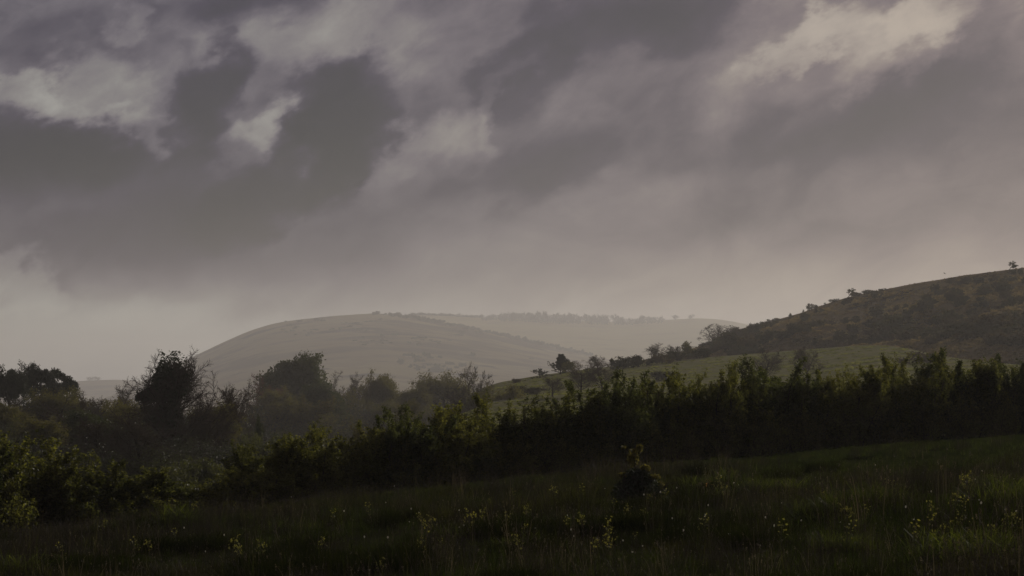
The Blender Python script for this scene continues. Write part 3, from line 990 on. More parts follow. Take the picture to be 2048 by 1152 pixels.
mid = [  # name, proto list, px, top, depth, width px, protoH, protoW, label
    ('budding_tree', BUDDOME[1], 118, 778, 255, 170, 10, 13, 'low olive green budding tree below the spreading pine'),
    ('budding_tree', BUDDOME[0], 88, 836, 180, 110, 10, 8, 'small olive bush-like tree behind the tall rounded left hedge bush'),
    ('bare_tree', BARE[1], 30, 800, 230, 130, 10, 8.5, 'dark leafless tree under the pines by the left edge'),
    ('bare_tree', BARE[0], 196, 788, 250, 110, 10, 7.5, 'hazy leafless tree between the spreading pine and the ivy tree'),
    ('bare_tree', BARE[2], 238, 770, 240, 120, 10, 9, 'leafless tree touching the left side of the ivy tree'),
    ('bare_tree', BARE[1], 158, 800, 200, 130, 10, 8.5, 'dim leafless tree right of the small olive tree'),
    ('bare_tree', BARE[0], 205, 835, 140, 150, 10, 7.5, 'twiggy leafless thicket tree in front of the ivy tree on its left'),
    ('bare_tree', BARE[2], 285, 815, 135, 150, 10, 9, 'twiggy leafless thicket tree in front of the ivy trunk'),
    ('bare_tree', BARE[1], 412, 775, 165, 130, 10, 8.5, 'leafless tree right of the ivy tree with drooping limbs'),
    ('bare_tree', BARE[0], 470, 765, 235, 110, 10, 7.5, 'pale leafless tree between the ivy tree and the reddish tree'),
    ('bare_tree', BARE[2], 440, 800, 175, 120, 10, 9, 'dim leafless tree leaning above the grassy bank'),
    ('reddish_tree', RED, 520, 752, 310, 95, 10, 7.5, 'reddish budding tree on the left of the large oak'),
    ('oak_tree', OAK, 590, 712, 335, 165, 10, 11, 'large dark leafy oak with domed crown before the pale hill'),
    ('bare_tree', BARE[1], 664, 745, 345, 95, 10, 8.5, 'leafless tree touching the right side of the large oak'),
    ('bare_tree', BARE[2], 704, 750, 355, 80, 10, 9, 'second leafless tree right of the large oak'),
    ('bare_tree', BARE[0], 728, 762, 350, 60, 10, 7.5, 'slim leafless tree against the round budding tree'),
    ('budding_tree', BUDDOME[0], 762, 747, 340, 86, 10, 8, 'round budding tree on a clear trunk right of the slim leafless one'),
    ('budding_tree', BUDD[0], 630, 792, 270, 130, 10, 8, 'hazy olive tree in front of the large oak'),
    ('budding_tree', BUDD[1], 545, 800, 265, 110, 10, 9.5, 'dim olive tree below the reddish tree'),
    ('budding_tree', BUDD[0], 690, 775, 330, 80, 10, 8, 'faint olive tree between the oak and the round budding tree'),
    ('budding_tree', BUDDOME[1], 880, 747, 405, 180, 10, 13, 'wide olive green tree forming the wood left of the field'),
    ('budding_tree', BUDDOME[2], 826, 772, 380, 90, 10, 9, 'olive tree at the left end of the wide wood'),
    ('bare_tree', BARE[2], 936, 733, 400, 90, 10, 9, 'dark leafless tree rising at the right end of the olive wood'),
    ('budding_tree', BUDDOME[2], 960, 775, 370, 80, 10, 9, 'low olive tree where the wood meets the field'),
    ('budding_tree', BUDD[1], 820, 802, 250, 80, 10, 9.5, 'pale small round tree just above the climbing hedge'),
    ('budding_tree', BUDD[0], 712, 846, 150, 60, 10, 8, 'pale little bush-like tree in the hedge hollow below the slim trees'),
    ('oak_tree', OAK, 640, 770, 300, 110, 10, 11, 'smaller dark leafy tree in front of the large oak on its right'),
    ('budding_tree', BUDDOME[0], 552, 778, 300, 90, 10, 8, 'olive rounded tree between the reddish tree and the large oak'),
    ('budding_tree', BUDDOME[2], 600, 806, 270, 120, 10, 9, 'low olive tree at the foot of the large oak'),
    ('budding_tree', BUDDOME[1], 780, 800, 290, 110, 10, 13, 'low spreading olive tree below the round budding tree'),
    ('budding_tree', BUDDOME[1], 265, 800, 215, 150, 10, 13, 'dim olive tree spreading left of the ivy tree'),
    ('budding_tree', BUDDOME[2], 20, 808, 215, 120, 10, 9, 'dark olive tree below the edge pine'),
    ('oak_tree', OAK, 180, 822, 190, 130, 10, 11, 'dark leafy tree between the small olive tree and the ivy tree'),
    ('budding_tree', BUDDOME[0], 430, 806, 210, 110, 10, 8, 'dim rounded tree right of the ivy tree'),
    ('budding_tree', BUDDOME[2], 1022, 772, 360, 110, 10, 9, 'low misty bush tree at the left foot of the field'),
]
for (nm, pr, px, tp, d, w, h, pw, lab) in mid:
    if px > 500 and d > 240:
        d = 300 if px > 900 else d * (1.15 if px > 780 else 1.4)
    stand(nm, pr, px, tp, d, w, h, pw, lab, 'tree', 'trees of the wooded valley', tilt=(0, 0.25) if 'leaning' in lab else (0, 0))

THICK = [grow(270 + i, 4.0, 6.0, dict(len=3.4, r=0.05, taper=0.4, ns=6, wig=0.13, up=0.03, fan=1.0), [
    dict(n=9, t0=0.1, ang=42, sd=14, ratio=0.55, taper=0.3, ns=4, wig=0.18, trop=(0, 0, 0.05), rmin=0.014),
    dict(n=7, t0=0.1, ang=44, sd=14, ratio=0.5, taper=0.3, ns=3, wig=0.2, trop=(0, 0, 0.05), rmin=0.009),
    dict(n=4, t0=0.2, ang=40, sd=14, ratio=0.5, taper=0.2, ns=2, wig=0.2, trop=(0, 0, 0.04), rmin=0.006)],
    leaf=dict(n=5000, size=0.06, spread=(0.08, 0.08, 0.08), part='foliage'), stems=16, stem_spread=1.6, leaf_mat_=mt, twig_mat='twig', split=2,
    d=[(4200, (0, 0, 1.2), (2.6, 2.2, 1.4), 0.10)]) for i, mt in enumerate(['ivy', 'oak', 'ivy'])]
rt = random.Random(31)
for (xa, xb, d0, d1, ta, tb, n) in [(-20, 480, 128, 165, 858, 905, 16), (-20, 520, 190, 260, 828, 852, 16), (500, 820, 430, 560, 808, 836, 16), (770, 985, 430, 560, 798, 816, 12), (560, 800, 240, 330, 842, 856, 8), (-20, 500, 300, 380, 800, 815, 10)]:
    for k in range(n):
        px = xa + (xb - xa) * (k + rt.random()) / n
        if 480 < px < 590 and d0 < 280:
            continue
        d = rt.uniform(d0, d1)
        x, y, z = on_ground(px, d)
        H = top_z(rt.uniform(ta, tb), d) - z
        s = max(1.0, H / 4.0)
        put('thicket', THICK[k % 3], (x, y, z - 0.1), 'dark tangled thicket among the valley trees', 'thicket', 'thickets between the valley trees', rz=rt.uniform(0, 6.28), scale=(s * 1.1, s * 1.1, H / 4.0))

# the ivy tree: bare crown on the right, a mass of ivy over the stem and left limbs
ivy = bare_proto(263, H=9.5, W=7.4, dense=1.7)
rng = np.random.default_rng(261)
iv = []
for (n, c, rr, s) in [(7000, (-0.1, 0, 7.5), (1.35, 1.2, 1.75), 0.085), (3000, (-1.15, 0.1, 6.5), (0.85, 0.9, 1.0), 0.085), (2200, (-2.0, 0, 6.2), (0.62, 0.7, 0.55), 0.08), (900, (-2.5, 0, 6.15), (0.35, 0.4, 0.3), 0.08),
                       (2400, (0.55, 0.2, 7.2), (0.7, 0.7, 1.0), 0.08), (3600, (-0.1, 0, 4.2), (0.9, 0.9, 2.6), 0.09), (1800, (0.1, 0, 1.7), (0.6, 0.6, 1.7), 0.09), (1500, (-1.5, 0, 4.6), (0.9, 0.7, 1.0), 0.09)]:
    q = unit(rng.normal(0, 1, (n, 3)))
    wob = 1 + 0.75 * fbm(q[:, 0] * 3.1 + c[2] * 3, q[:, 1] * 3.1 + q[:, 2] * 2.7, 31, 4)[:, None]
    C = np.array(c) + q * (rng.random((n, 1)) ** 0.6) * wob * np.array(rr) * 1.12
    iv.append(leaves(C, s, rng, 0.8))
ivy.append(('ivy', mesh_np('ivy', *join(iv), mats=[M['ivy']])))
d = 160
x, y, z = on_ground(345, d)
put('ivy_tree', ivy, (x, y, z - 0.1), 'tall dark tree smothered in ivy with bare branches on its right', 'tree', None, rz=0.0,
    scale=(190 / FPX * d / 7.4,) * 2 + ((top_z(708, d) - z) / 9.5,), partlabel={'ivy': 'dense black-green ivy over stem and left limbs'})

# grassy banks and lone shrub in the gap left of centre
DOME = []
def dome_proto(seed, mat, n=900, size=0.16, W=3.0, H=2.0, stems=5):
    return grow(seed, H, W, dict(len=1.7, r=0.035, ns=4, wig=0.15, up=0.0, fan=1.2), [
        dict(n=6, t0=0.1, ang=45, ratio=0.55, ns=3, wig=0.2, trop=(0, 0, 0.04), rmin=0.012),
        dict(n=5, t0=0.1, ang=45, ratio=0.5, ns=2, wig=0.2, trop=(0, 0, 0.02), rmin=0.008)],
        env=((0, 0, 0.8), (1.4, 1.4, 1.3), 0.3), leaf=dict(n=n, size=size, spread=(0.16, 0.16, 0.13), t0=0.2, part='foliage'), stems=stems, stem_spread=0.6,
        leaf_mat_=mat, twig_mat='twig', split=2)


DOME = [dome_proto(300 + i, 'scrub' if i % 3 == 1 else 'scrubdark', n=1500, size=0.13, W=w, H=h) for i, (w, h) in enumerate([(3.0, 2.2), (3.4, 2.0), (2.6, 2.3), (3.8, 2.1), (3.0, 1.7), (2.8, 2.4)])]
BANKDOME = [dome_proto(320 + i, 'bramble', n=4200, size=0.07, W=3.4, H=1.6, stems=8) for i in range(2)]
GAP = [(500, 872, 185), (528, 870, 187), (556, 872, 190), (492, 893, 150), (520, 890, 152), (548, 884, 154), (575, 882, 156), (395, 918, 112), (372, 926, 108), (418, 922, 114), (345, 935, 105), (455, 930, 105),
       (540, 915, 110), (560, 905, 120)]
gaplab = ['left bush of the upper low hedge in the valley gap', 'middle bush of the upper low hedge in the valley gap', 'right bush of the upper low hedge in the valley gap',
          'leftmost bush of the lower low hedge in the valley gap', 'second bush from left of the lower low hedge in the gap', 'third bush from left of the lower low hedge in the gap', 'rightmost bush of the lower low hedge in the valley gap',
          'lit grassy bush below the ivy tree on its right', 'dim bush at the foot of the ivy tree', 'lit bush under the leaning leafless tree', 'dark bush hiding the ivy trunk', 'dark bush left of the small pale round bush',
          'bush between the pale round bush and the lower low hedge', 'bush behind the left flank of the hedge below the oak']
for i, (px, py, d) in enumerate(GAP):
    x, y, z = on_ground(px, d)
    H = max(0.8, top_z(py, d) - z)
    w = (46 if i < 7 else 62) / FPX * d
    put('valley_bush', BANKDOME[i % 2], (x, y, z - 0.1), gaplab[i], 'bush', 'bushes in the valley gap', rz=rnd.uniform(0, 6), scale=(w / 3.4 * 1.15, w / 3.4, H / 1.6))
stand('round_shrub', dome_proto(330, 'oak', n=3000, size=0.09, W=2.6, H=2.4), 522, 836, 195, 24, 2.4, 2.6, 'single dark lollipop shaped shrub above the low hedges in the gap', 'shrub')

for (X_, Y_, H_, W_, pr, lab) in [(30, 50, 9, 9, OAK, 'added broad tree shading the meadow, unseen just outside the right edge'), (38, 56, 10, 10, OAK, 'second added broad tree shading the meadow, unseen right of the view'),
                                 (46, 60, 11, 10, BUDDOME[0], 'added budding tree shading the meadow, unseen right of the view')]:  # unseen trees added to throw shade over the right of the meadow
    put('added_shade_tree', pr, (X_, Y_, float(ground_z(X_, Y_)) - 0.1), lab, 'tree', 'added shade trees right of the view', rz=rnd.uniform(0, 6), scale=(W_ / 11, W_ / 11, H_ / 10))

# ------------------------------------------------------------------ along and on the green field
def on_hill(h, px, py):
    x, y, z = h.at(px, py)
    return float(x), float(y), float(z)


def hill_stand(name, proto, h, px, basepy, toppy, wpx, pH, pW, label, cat='tree', group=None, rz=None, tilt=(0, 0), dz=0.1, exact=True):
    x, y, z = on_hill(h, px, basepy)
    H = (basepy - toppy) / FPX * y
    if exact:
        H = min(max(0.55 * H, top_z(toppy, y) - z), 2.2 * H)
    w = wpx / FPX * y
    return put(name, proto, (x, y, z - dz), label, cat, group, rz=rnd.uniform(0, 6.28) if rz is None else rz, scale=(w / pW, w / pW, H / pH), tilt=tilt)


hill_stand('bare_tree', BARE[1], field, 1160, 792, 722, 84, 10, 8.5, 'left of two leafless trees standing on the green field', 'tree', 'leafless trees on the field')
hill_stand('bare_tree', BARE[2], field, 1204, 788, 724, 62, 10, 9, 'right of two leafless trees standing on the green field', 'tree', 'leafless trees on the field')
hill_stand('bare_tree', BARE[2], field, 1532, 762, 699, 74, 10, 9, 'leafless tree with dense crown behind the dense dark hedge crown', 'tree', 'leafless trees on the field')
hill_stand('bare_tree', BARE[0], field, 1615, 762, 694, 76, 10, 7.5, 'leafless fan shaped tree against the bright crest of the field', 'tree', 'leafless trees on the field')

hill_stand('field_bush', DOME[0], field, 1062, 790, 772, 90, 2.2, 3.0, 'low misty bush low on the left part of the green field', 'bush', 'bushes on the green field')
hill_stand('bare_tree', BARE[0], field, 1105, 796, 752, 60, 10, 7.5, 'small leafless tree low on the field left of the pair of trees', 'tree', 'leafless trees on the field')
hill_stand('field_bush', DOME[5], field, 1330, 762, 742, 70, 2.4, 2.8, 'rounded bush on the field just above the hedge notch', 'bush', 'bushes on the green field')
hill_stand('field_bush', DOME[1], field, 1840, 728, 704, 70, 2.0, 3.4, 'rounded bush at the right end of the bright field', 'bush', 'bushes on the green field')
CONE = grow(340, 9, 7.0, dict(len=8.5, r=0.25, taper=0.1, ns=8, wig=0.03, up=0.02), [
    dict(n=46, t0=0.04, t1=0.98, ang=58, sd=10, ratio=0.55, taper=0.86, ns=5, wig=0.12, trop=(0.03, 0, 0.10), rmin=0.03),
    dict(n=7, t0=0.2, ang=40, sd=12, ratio=0.4, taper=0.3, ns=3, wig=0.15, trop=(0, 0, 0.1), rmin=0.015)],
    leaf=dict(n=11000, size=0.20, spread=(0.14, 0.14, 0.14), t0=0.15, aspect=0.45), leaf_mat_='needle', twig_mat='bark', split=2, lean=(0.08, 0))
hill_stand('cone_conifer', CONE, field, 1120, 748, 708, 42, 9, 7, 'dark cone shaped conifer with leaning tip at the top of the field', 'conifer', rz=0)
LOWCON = grow(341, 5, 8.0, dict(len=4.0, r=0.18, taper=0.3, ns=6, wig=0.08, up=0.0), [
    dict(n=18, t0=0.1, t1=1.0, ang=72, sd=12, ratio=0.8, taper=0.5, ns=5, wig=0.12, trop=(0.03, 0, 0.06), rmin=0.03),
    dict(n=7, t0=0.3, ang=38, sd=12, ratio=0.35, taper=0.3, ns=3, wig=0.15, trop=(0, 0, 0.08), rmin=0.015)],
    leaf=dict(n=3500, size=0.18, spread=(0.12, 0.12, 0.07), t0=0.4, aspect=0.4), leaf_mat_='needle', twig_mat='bark', split=2)
hill_stand('low_conifer', LOWCON, field, 1080, 756, 736, 34, 5, 8, 'low spreading conifer left of the cone shaped conifer', 'conifer', rz=0.5)

border = [  # px, base, top, width, proto, H, W, label
    (1030, 766, 757, 20, DOME[4], 1.7, 3.0, 'tiny bush on the left end of the field crest'),
    (1150, 752, 722, 44, BUDD[1], 10, 9.5, 'pale budding tree right of the cone shaped conifer'),
    (1196, 745, 710, 46, BARE[0], 10, 7.5, 'misty leafless tree behind the pair of field trees'),
    (1246, 737, 714, 44, DOME[2], 2.3, 2.6, 'rounded brown bush on the field crest right of the misty tree'),
    (1228, 738, 718, 24, DOME[0], 2.2, 3.0, 'small bush left of the rounded brown bush'),
    (1282, 733, 710, 40, DOME[5], 2.4, 2.8, 'domed bush at the middle of the field crest'),
    (1322, 728, 708, 34, DOME[1], 2.0, 3.4, 'dark domed bush below the misty hilltop copse'),
    (1312, 724, 686, 48, BARE[2], 10, 9, 'leafless tree with flat top in the misty copse'),
    (1344, 722, 690, 40, BARE[0], 10, 7.5, 'second leafless tree of the misty copse'),
    (1376, 718, 682, 34, BUDD[0], 10, 8, 'pale budding tree at the right end of the misty copse'),
    (1352, 722, 703, 48, DOME[3], 2.1, 3.8, 'wide dark bush under the misty copse'),
    (1396, 716, 696, 46, DOME[0], 2.2, 3.0, 'dark bush at the left foot of the dome tree'),
]
for (px, b, t, w, pr, h, pw, lab) in border:
    hill_stand('budding_tree' if pr in BUDD else 'bare_tree' if pr in BARE else 'border_bush', pr, field, px, b, t, w * 1.1, h, pw, lab, 'tree' if (pr in BARE or pr in BUDD) else 'bush', 'growth along the field crest')

DOMETREE = grow(345, 10, 11, dict(len=8.0, r=0.12, taper=0.4, ns=6, wig=0.10, up=0.01, fan=0.55), [
    dict(n=11, t0=0.1, ang=40, sd=12, ratio=0.5, taper=0.3, ns=4, wig=0.14, trop=(0, 0, 0.05), rmin=0.03),
    dict(n=9, t0=0.1, ang=40, sd=12, ratio=0.45, taper=0.3, ns=3, wig=0.16, trop=(0, 0, 0.05), rmin=0.02),
    dict(n=6, t0=0.2, ang=38, sd=12, ratio=0.5, taper=0.2, ns=2, wig=0.16, trop=(0, 0, 0.05), rmin=0.015)],
    env=((0, 0, 3.0), (5.5, 5.5, 7.0), 0.25), leaf=dict(n=6000, size=0.10, spread=(0.12, 0.12, 0.12)), leaf_mat_='scrub', twig_mat='twig', stems=11, stem_spread=1.4, split=2)
hill_stand('dome_tree', DOMETREE, scrub, 1441, 694, 649, 92, 10, 11, 'large dome shaped leafless tree at the nose of the scrubby hill', 'tree')
hill_stand('border_bush', DOME[2], scrub, 1472, 668, 655, 20, 2.3, 2.6, 'small bush on the skyline right of the dome tree', 'bush', 'growth along the field crest')

# ------------------------------------------------------------------ scrubby hillside
BENT = [grow(350 + i, 3.0, 4.6, dict(len=2.2, r=0.10, taper=0.5, ns=6, wig=0.10, up=0.0), [
    dict(n=8, t0=0.4, ang=45, sd=12, ratio=0.7, taper=0.3, ns=5, wig=0.14, trop=(0.0, 0, 0.03), rmin=0.04),
    dict(n=7, t0=0.25, ang=40, sd=12, ratio=0.42, taper=0.3, ns=3, wig=0.18, trop=(0, 0, 0.03), rmin=0.025),
    dict(n=5, t0=0.2, ang=38, sd=12, ratio=0.5, taper=0.3, ns=2, wig=0.18, trop=(0, 0, 0.02), rmin=0.018)],
    leaf=dict(n=nl, size=0.11, spread=(0.10, 0.10, 0.06)), leaf_mat_='scrubdark', twig_mat='bark', split=2, wind=(0.16, 0, 0), lean=(0.25, 0)) for i, nl in enumerate([1600, 700])]


def ridge(px):
    return float(np.interp(px, scrub.c[:, 0], scrub.c[:, 1]))


for (px, h, w, k, lab) in [(1693, 22, 30, 0, 'wind bent thorn tree leaning right on the hill skyline'), (2016, 20, 26, 0, 'lone sparse thorn tree on the hilltop at the right edge'),
                           (1575, 10, 12, 1, 'tiny windswept thorn low on the hill skyline'), (1603, 9, 8, 1, 'tiny thin sapling right of the lowest windswept thorn'), (1647, 8, 8, 0, 'tiny thorn left of the large wind bent tree')]:
    b = ridge(px) + 2
    hill_stand('thorn_tree', BENT[k], scrub, px, b, b - h, w, 3.0, 4.6 / 2 + 1.2, lab, 'thorn tree', 'thorns on the hill skyline', rz=0, dz=0.2)
for (px, w, h, lab) in [(1624, 22, 11, 'rounded bush on the hill skyline between the tiny thorns'), (1552, 14, 6, 'flat bush at the low end of the hill skyline'), (1714, 26, 7, 'flat bush right of the wind bent thorn'),
                        (1735, 24, 8, 'low bush on the skyline where the smooth crest begins'), (1765, 16, 5, 'last small bush on the smooth hill crest'), (1670, 20, 7, 'low bush left of the wind bent thorn'), (1520, 16, 6, 'low bush on the hill skyline above the nose')]:
    b = ridge(px) + 2
    hill_stand('skyline_bush', DOME[rnd.randrange(6)], scrub, px, b, b - h, w, 2.1, 3.0, lab, 'bush', 'bushes on the hill skyline')

rs = random.Random(23)
cnt = 0
while cnt < 285:
    px = rs.uniform(1405, 2090)
    b = rs.uniform(ridge(px) + 6, 722)
    frac = (b - ridge(px)) / max(1.0, 722 - ridge(px))
    nz = float(fbm(px * 0.018, b * 0.035, 77, 3))
    if rs.random() > 0.12 + 0.95 * frac + 0.9 * nz:
        continue
    if 1560 < px < 1800 and b > 700:
        continue
    s = rs.uniform(9, 17) + 24 * frac * rs.random() ** 1.3
    hill_stand('hillside_bush', DOME[rs.randrange(6)], scrub, px, b, b - s * rs.uniform(0.6, 0.95), s * 1.5, 2.1, 3.0, 'brown-green scrub bush among many on the right hillside', 'bush', 'scrub bushes on the right hillside', exact=False)
    cnt += 1
for (px, b, t, w, lab) in [(1570, 703, 678, 46, 'large rounded bush low on the scrubby hill above the field'), (1620, 700, 672, 42, 'large bush above the left part of the bright field crest'), (1690, 686, 664, 40, 'domed bush on the mid slope above the bright field'),
                           (1790, 672, 630, 60, 'tall dark bush in the middle of the scrubby hill'), (1835, 705, 668, 50, 'large dark bush right of the bright field crest'), (1880, 712, 672, 50, 'large shadowed bush behind the broad hedge bush'),
                           (1520, 706, 684, 40, 'bush at the hill foot right of the dome tree'), (1985, 690, 640, 70, 'big dim bush on the shaded right part of the hill'), (2040, 710, 660, 70, 'big dim bush at the right edge of the hill')]:
    hill_stand('hillside_bush', DOME[rs.randrange(6)], scrub, px, b, t, w * 1.1, 2.1, 3.0, lab, 'bush', 'large bushes on the right hillside')

# low tufts and seedlings that cover the hillside between the bushes
def scatter(name, coords, kinds_, rots, scales, coll, label, grp):
    m_ = bpy.data.meshes.new(name)
    n_ = len(coords)
    m_.vertices.add(n_)
    m_.vertices.foreach_set('co', np.asarray(coords, np.float32).ravel())
    m_.attributes.new('clump_kind', 'INT', 'POINT').data.foreach_set('value', np.asarray(kinds_, np.int32))
    m_.attributes.new('clump_rot', 'FLOAT_VECTOR', 'POINT').data.foreach_set('vector', np.asarray(rots, np.float32).ravel())
    m_.attributes.new('clump_scale', 'FLOAT_VECTOR', 'POINT').data.foreach_set('vector', np.asarray(scales, np.float32).ravel())
    ob = link(name, m_)
    tag(ob, label, grp, kind='stuff')
    ng = bpy.data.node_groups.new(name + '_scatter', 'GeometryNodeTree')
    ng.interface.new_socket('Geometry', in_out='INPUT', socket_type='NodeSocketGeometry')
    ng.interface.new_socket('Geometry', in_out='OUTPUT', socket_type='NodeSocketGeometry')
    gi, go = ng.nodes.new('NodeGroupInput'), ng.nodes.new('NodeGroupOutput')
    ip = ng.nodes.new('GeometryNodeInstanceOnPoints')
    ci = ng.nodes.new('GeometryNodeCollectionInfo')
    ci.inputs['Collection'].default_value = coll
    ci.inputs['Separate Children'].default_value = True
    ci.inputs['Reset Children'].default_value = True
    ng.links.new(gi.outputs[0], ip.inputs['Points'])
    ng.links.new(ci.outputs[0], ip.inputs['Instance'])
    ip.inputs['Pick Instance'].default_value = True
    for nm, dt, sock in (('clump_kind', 'INT', 'Instance Index'), ('clump_rot', 'FLOAT_VECTOR', 'Rotation'), ('clump_scale', 'FLOAT_VECTOR', 'Scale')):
        na = ng.nodes.new('GeometryNodeInputNamedAttribute')
        na.data_type = dt
        na.inputs['Name'].default_value = nm
        ng.links.new(na.outputs['Attribute'], ip.inputs[sock])
    ng.links.new(ip.outputs[0], go.inputs[0])
    ob.modifiers.new('scatter', 'NODES').node_group = ng
    return ob


def tuft(seed, n, r, h, size, mat):
    rng = np.random.default_rng(seed)
    q = unit(rng.normal(0, 1, (n, 3))) * rng.random((n, 1)) ** 0.4 * np.array([r, r, h])
    q[:, 2] = np.abs(q[:, 2])
    return mesh_np('tuft', *leaves(q, size, rng, 0.5, 0.6), mats=[M[mat]])


M['tuft'] = leaf_mat('dry_hill_grass', (0.12, 0.098, 0.052), (0.25, 0.205, 0.108), 0.5, 0.02, tcol=(1.4, 1.25, 0.75), hue_scale=0.4)
tcol_ = bpy.data.collections.new('hill_tufts')
for i, (n_, r_, h_, s_, m_) in enumerate([(140, 0.6, 0.5, 0.16, 'tuft'), (200, 0.9, 0.8, 0.15, 'scrub'), (160, 0.5, 0.9, 0.14, 'scrubdark')]):
    tcol_.objects.link(bpy.data.objects.new('tuft_' + 'abc'[i], tuft(380 + i, n_, r_, h_, s_, m_)))
rng = np.random.default_rng(381)
nT = 9000
pxT = rng.uniform(1380, 2250, nT)
vT = rng.random(nT) ** 0.9
xT, yT, zT = scrub.pt(pxT, vT)
nzT = fbm(xT * 0.03, yT * 0.03, 41, 3)
kT = np.where(nzT > 0.25, np.where(rng.random(nT) < 0.6, 1, 2), 0)
sT = rng.uniform(0.6, 1.3, nT) * np.where(kT > 0, 1.5, 0.9) * np.where(vT > 0.93, 0.5, 1.0)
scatter('hillside_tufts', np.stack([xT, yT, zT - 0.05], -1), kT, np.stack([0 * xT, 0 * xT, rng.random(nT) * 6.28], -1), np.stack([sT * 1.2, sT * 1.2, sT], -1), tcol_,
        'dry tufts and low scrub covering the right hillside', 'scrub')

M['fieldtuft'] = leaf_mat('pasture_tufts', (0.09, 0.105, 0.042), (0.22, 0.225, 0.10), 0.5, 0.02, tcol=(1.5, 1.5, 0.6))
fcol_ = bpy.data.collections.new('field_clumps')
for i in range(2):
    fcol_.objects.link(bpy.data.objects.new('tuft_' + 'de'[i], tuft(390 + i, 60, 0.5, 0.28, 0.12, 'fieldtuft')))
nT = 9000
pxT = rng.uniform(900, 2250, nT)
vT = rng.random(nT) ** 0.8 * 0.99
xT, yT, zT = field.pt(pxT, vT)
wv_ = np.sin(yT * 0.55 + 2.5 * fbm(xT * 0.03, yT * 0.03, 47, 3)) + fbm(xT * 0.1, yT * 0.1, 48, 2)
ok_ = wv_ > 0.1
sT = rng.uniform(0.6, 1.5, nT)[ok_]
scatter('pasture_tufts', np.stack([xT, yT, zT - 0.03], -1)[ok_], (rng.random(nT) < 0.5).astype(int)[ok_], np.stack([0 * sT, 0 * sT, rng.random(len(sT)) * 6.28], -1), np.stack([sT * 1.6, sT, sT * 0.8], -1), fcol_,
        'grazed grass tufts in faint lines across the green field', 'grass')
for i, (px, b) in enumerate([(1640, 698), (1662, 694), (1684, 690), (1706, 686), (1728, 683), (1750, 681), (1772, 680), (1792, 681), (1808, 685)]):
    hill_stand('bank_bush', DOME[i % 6], scrub, px, b, b - 11, 34, 2.1, 3.0, 'low bush in the row on the bank just above the bright field crest', 'bush', 'row of bushes on the bank above the field', exact=False)

# ------------------------------------------------------------------ far hills: copses, scrub, hedge line
FAR = [grow(360 + i, 12, w, dict(len=6, r=0.35, taper=0.4, ns=5, wig=0.08, up=0.03), [
    dict(n=12, t0=0.05, ang=42, sd=10, ratio=0.7, taper=0.35, ns=4, wig=0.14, trop=(0, 0, 0.08), rmin=0.12),
    dict(n=8, t0=0.2, ang=42, sd=12, ratio=0.45, taper=0.3, ns=3, wig=0.16, trop=(0, 0, 0.06), rmin=0.09),
    dict(n=6, t0=0.2, ang=40, sd=12, ratio=0.5, taper=0.3, ns=2, wig=0.16, trop=(0, 0, 0.06), rmin=0.07)],
    env=((0, 0, 6), (5, 5, 5.5), 0.3), twig_mat='twig', split=2) for i, w in enumerate([10, 12, 9])]
FARBUSH = [grow(370 + i, 4, 8, dict(len=3.0, r=0.2, ns=4, wig=0.15, up=0.0, fan=1.3), [
    dict(n=6, t0=0.1, ang=45, ratio=0.6, ns=3, wig=0.2, trop=(0, 0, 0.03), rmin=0.08)],
    env=((0, 0, 1.4), (3, 3, 2.2), 0.3), leaf=dict(n=420, size=0.7, spread=(0.5, 0.5, 0.4), part='foliage'), stems=5, stem_spread=0.8, leaf_mat_='scrubdark', twig_mat='twig') for i in range(2)]
rf = random.Random(5)
crest = lambda h, px: float(np.interp(px, h.c[:, 0], h.c[:, 1]))
px = 966
while px < 1325:
    dens = 1.0 if px > 1010 else 0.6
    b = crest(back, px) + rf.uniform(0, 3.0)
    h = rf.uniform(13, 20) * (0.55 if px < 1000 else 1.0) * (0.75 if px > 1250 else 1)
    if 1165 < px < 1172 or 1218 < px < 1226:
        px += 6
        continue
    hill_stand('ridge_tree', FAR[rf.randrange(3)], back, px, b + 4, b - h, h * rf.uniform(0.95, 1.3), 12, 10, 'bare hazy tree in the row along the far hill crest', 'tree', 'bare trees along the far hill crest', dz=3.0)
    px += rf.uniform(3.5, 7)
for (px, h, lab) in [(1351, 11, 'left of two lone hazy trees right of the far crest row'), (1380, 10, 'right of two lone hazy trees right of the far crest row'), (1305, 9, 'small dark tree at the right end of the far crest row')]:
    b = crest(back, px) + 1
    hill_stand('ridge_tree', FAR[1], back, px, b, b - h, h * 1.6, 12, 10, lab, 'tree', 'lone trees on the far hill crest', dz=0.5)
for px in range(826, 966, 7):
    b = crest(back, px) + 1
    hill_stand('ridge_bush', FARBUSH[px % 2], back, px, b, b - rf.uniform(3, 6), rf.uniform(8, 13), 4, 8, 'low hazy bush on the far hill crest left of the tree row', 'bush', 'bushes on the far hill crest', dz=0.5)
for (px, h, w, lab) in [(752, 6, 20, 'dark bush on the very top of the far hill'), (770, 4, 8, 'small bush right beside the summit bush of the far hill'), (572, 3, 5, 'tiny bush on the left shoulder of the far hill')]:
    b = crest(spur, px) + 1.5
    hill_stand('summit_bush', FARBUSH[0], spur, px, b, b - h, w, 4, 8, lab, 'bush', dz=0.5)
px = 782
while px < 1180:
    b = crest(spur, px) + rf.uniform(-0.5, 5 - 3 * (px - 782) / 400)
    hill_stand('crest_bush', FARBUSH[rf.randrange(2)], spur, px, b, b - rf.uniform(4.0, 7.5), rf.uniform(9, 17), 4, 8, 'dark bush in the line slanting down the far hill', 'bush', 'line of bushes slanting down the far hill', dz=0.5)
    px += rf.uniform(4, 8)
n = 0
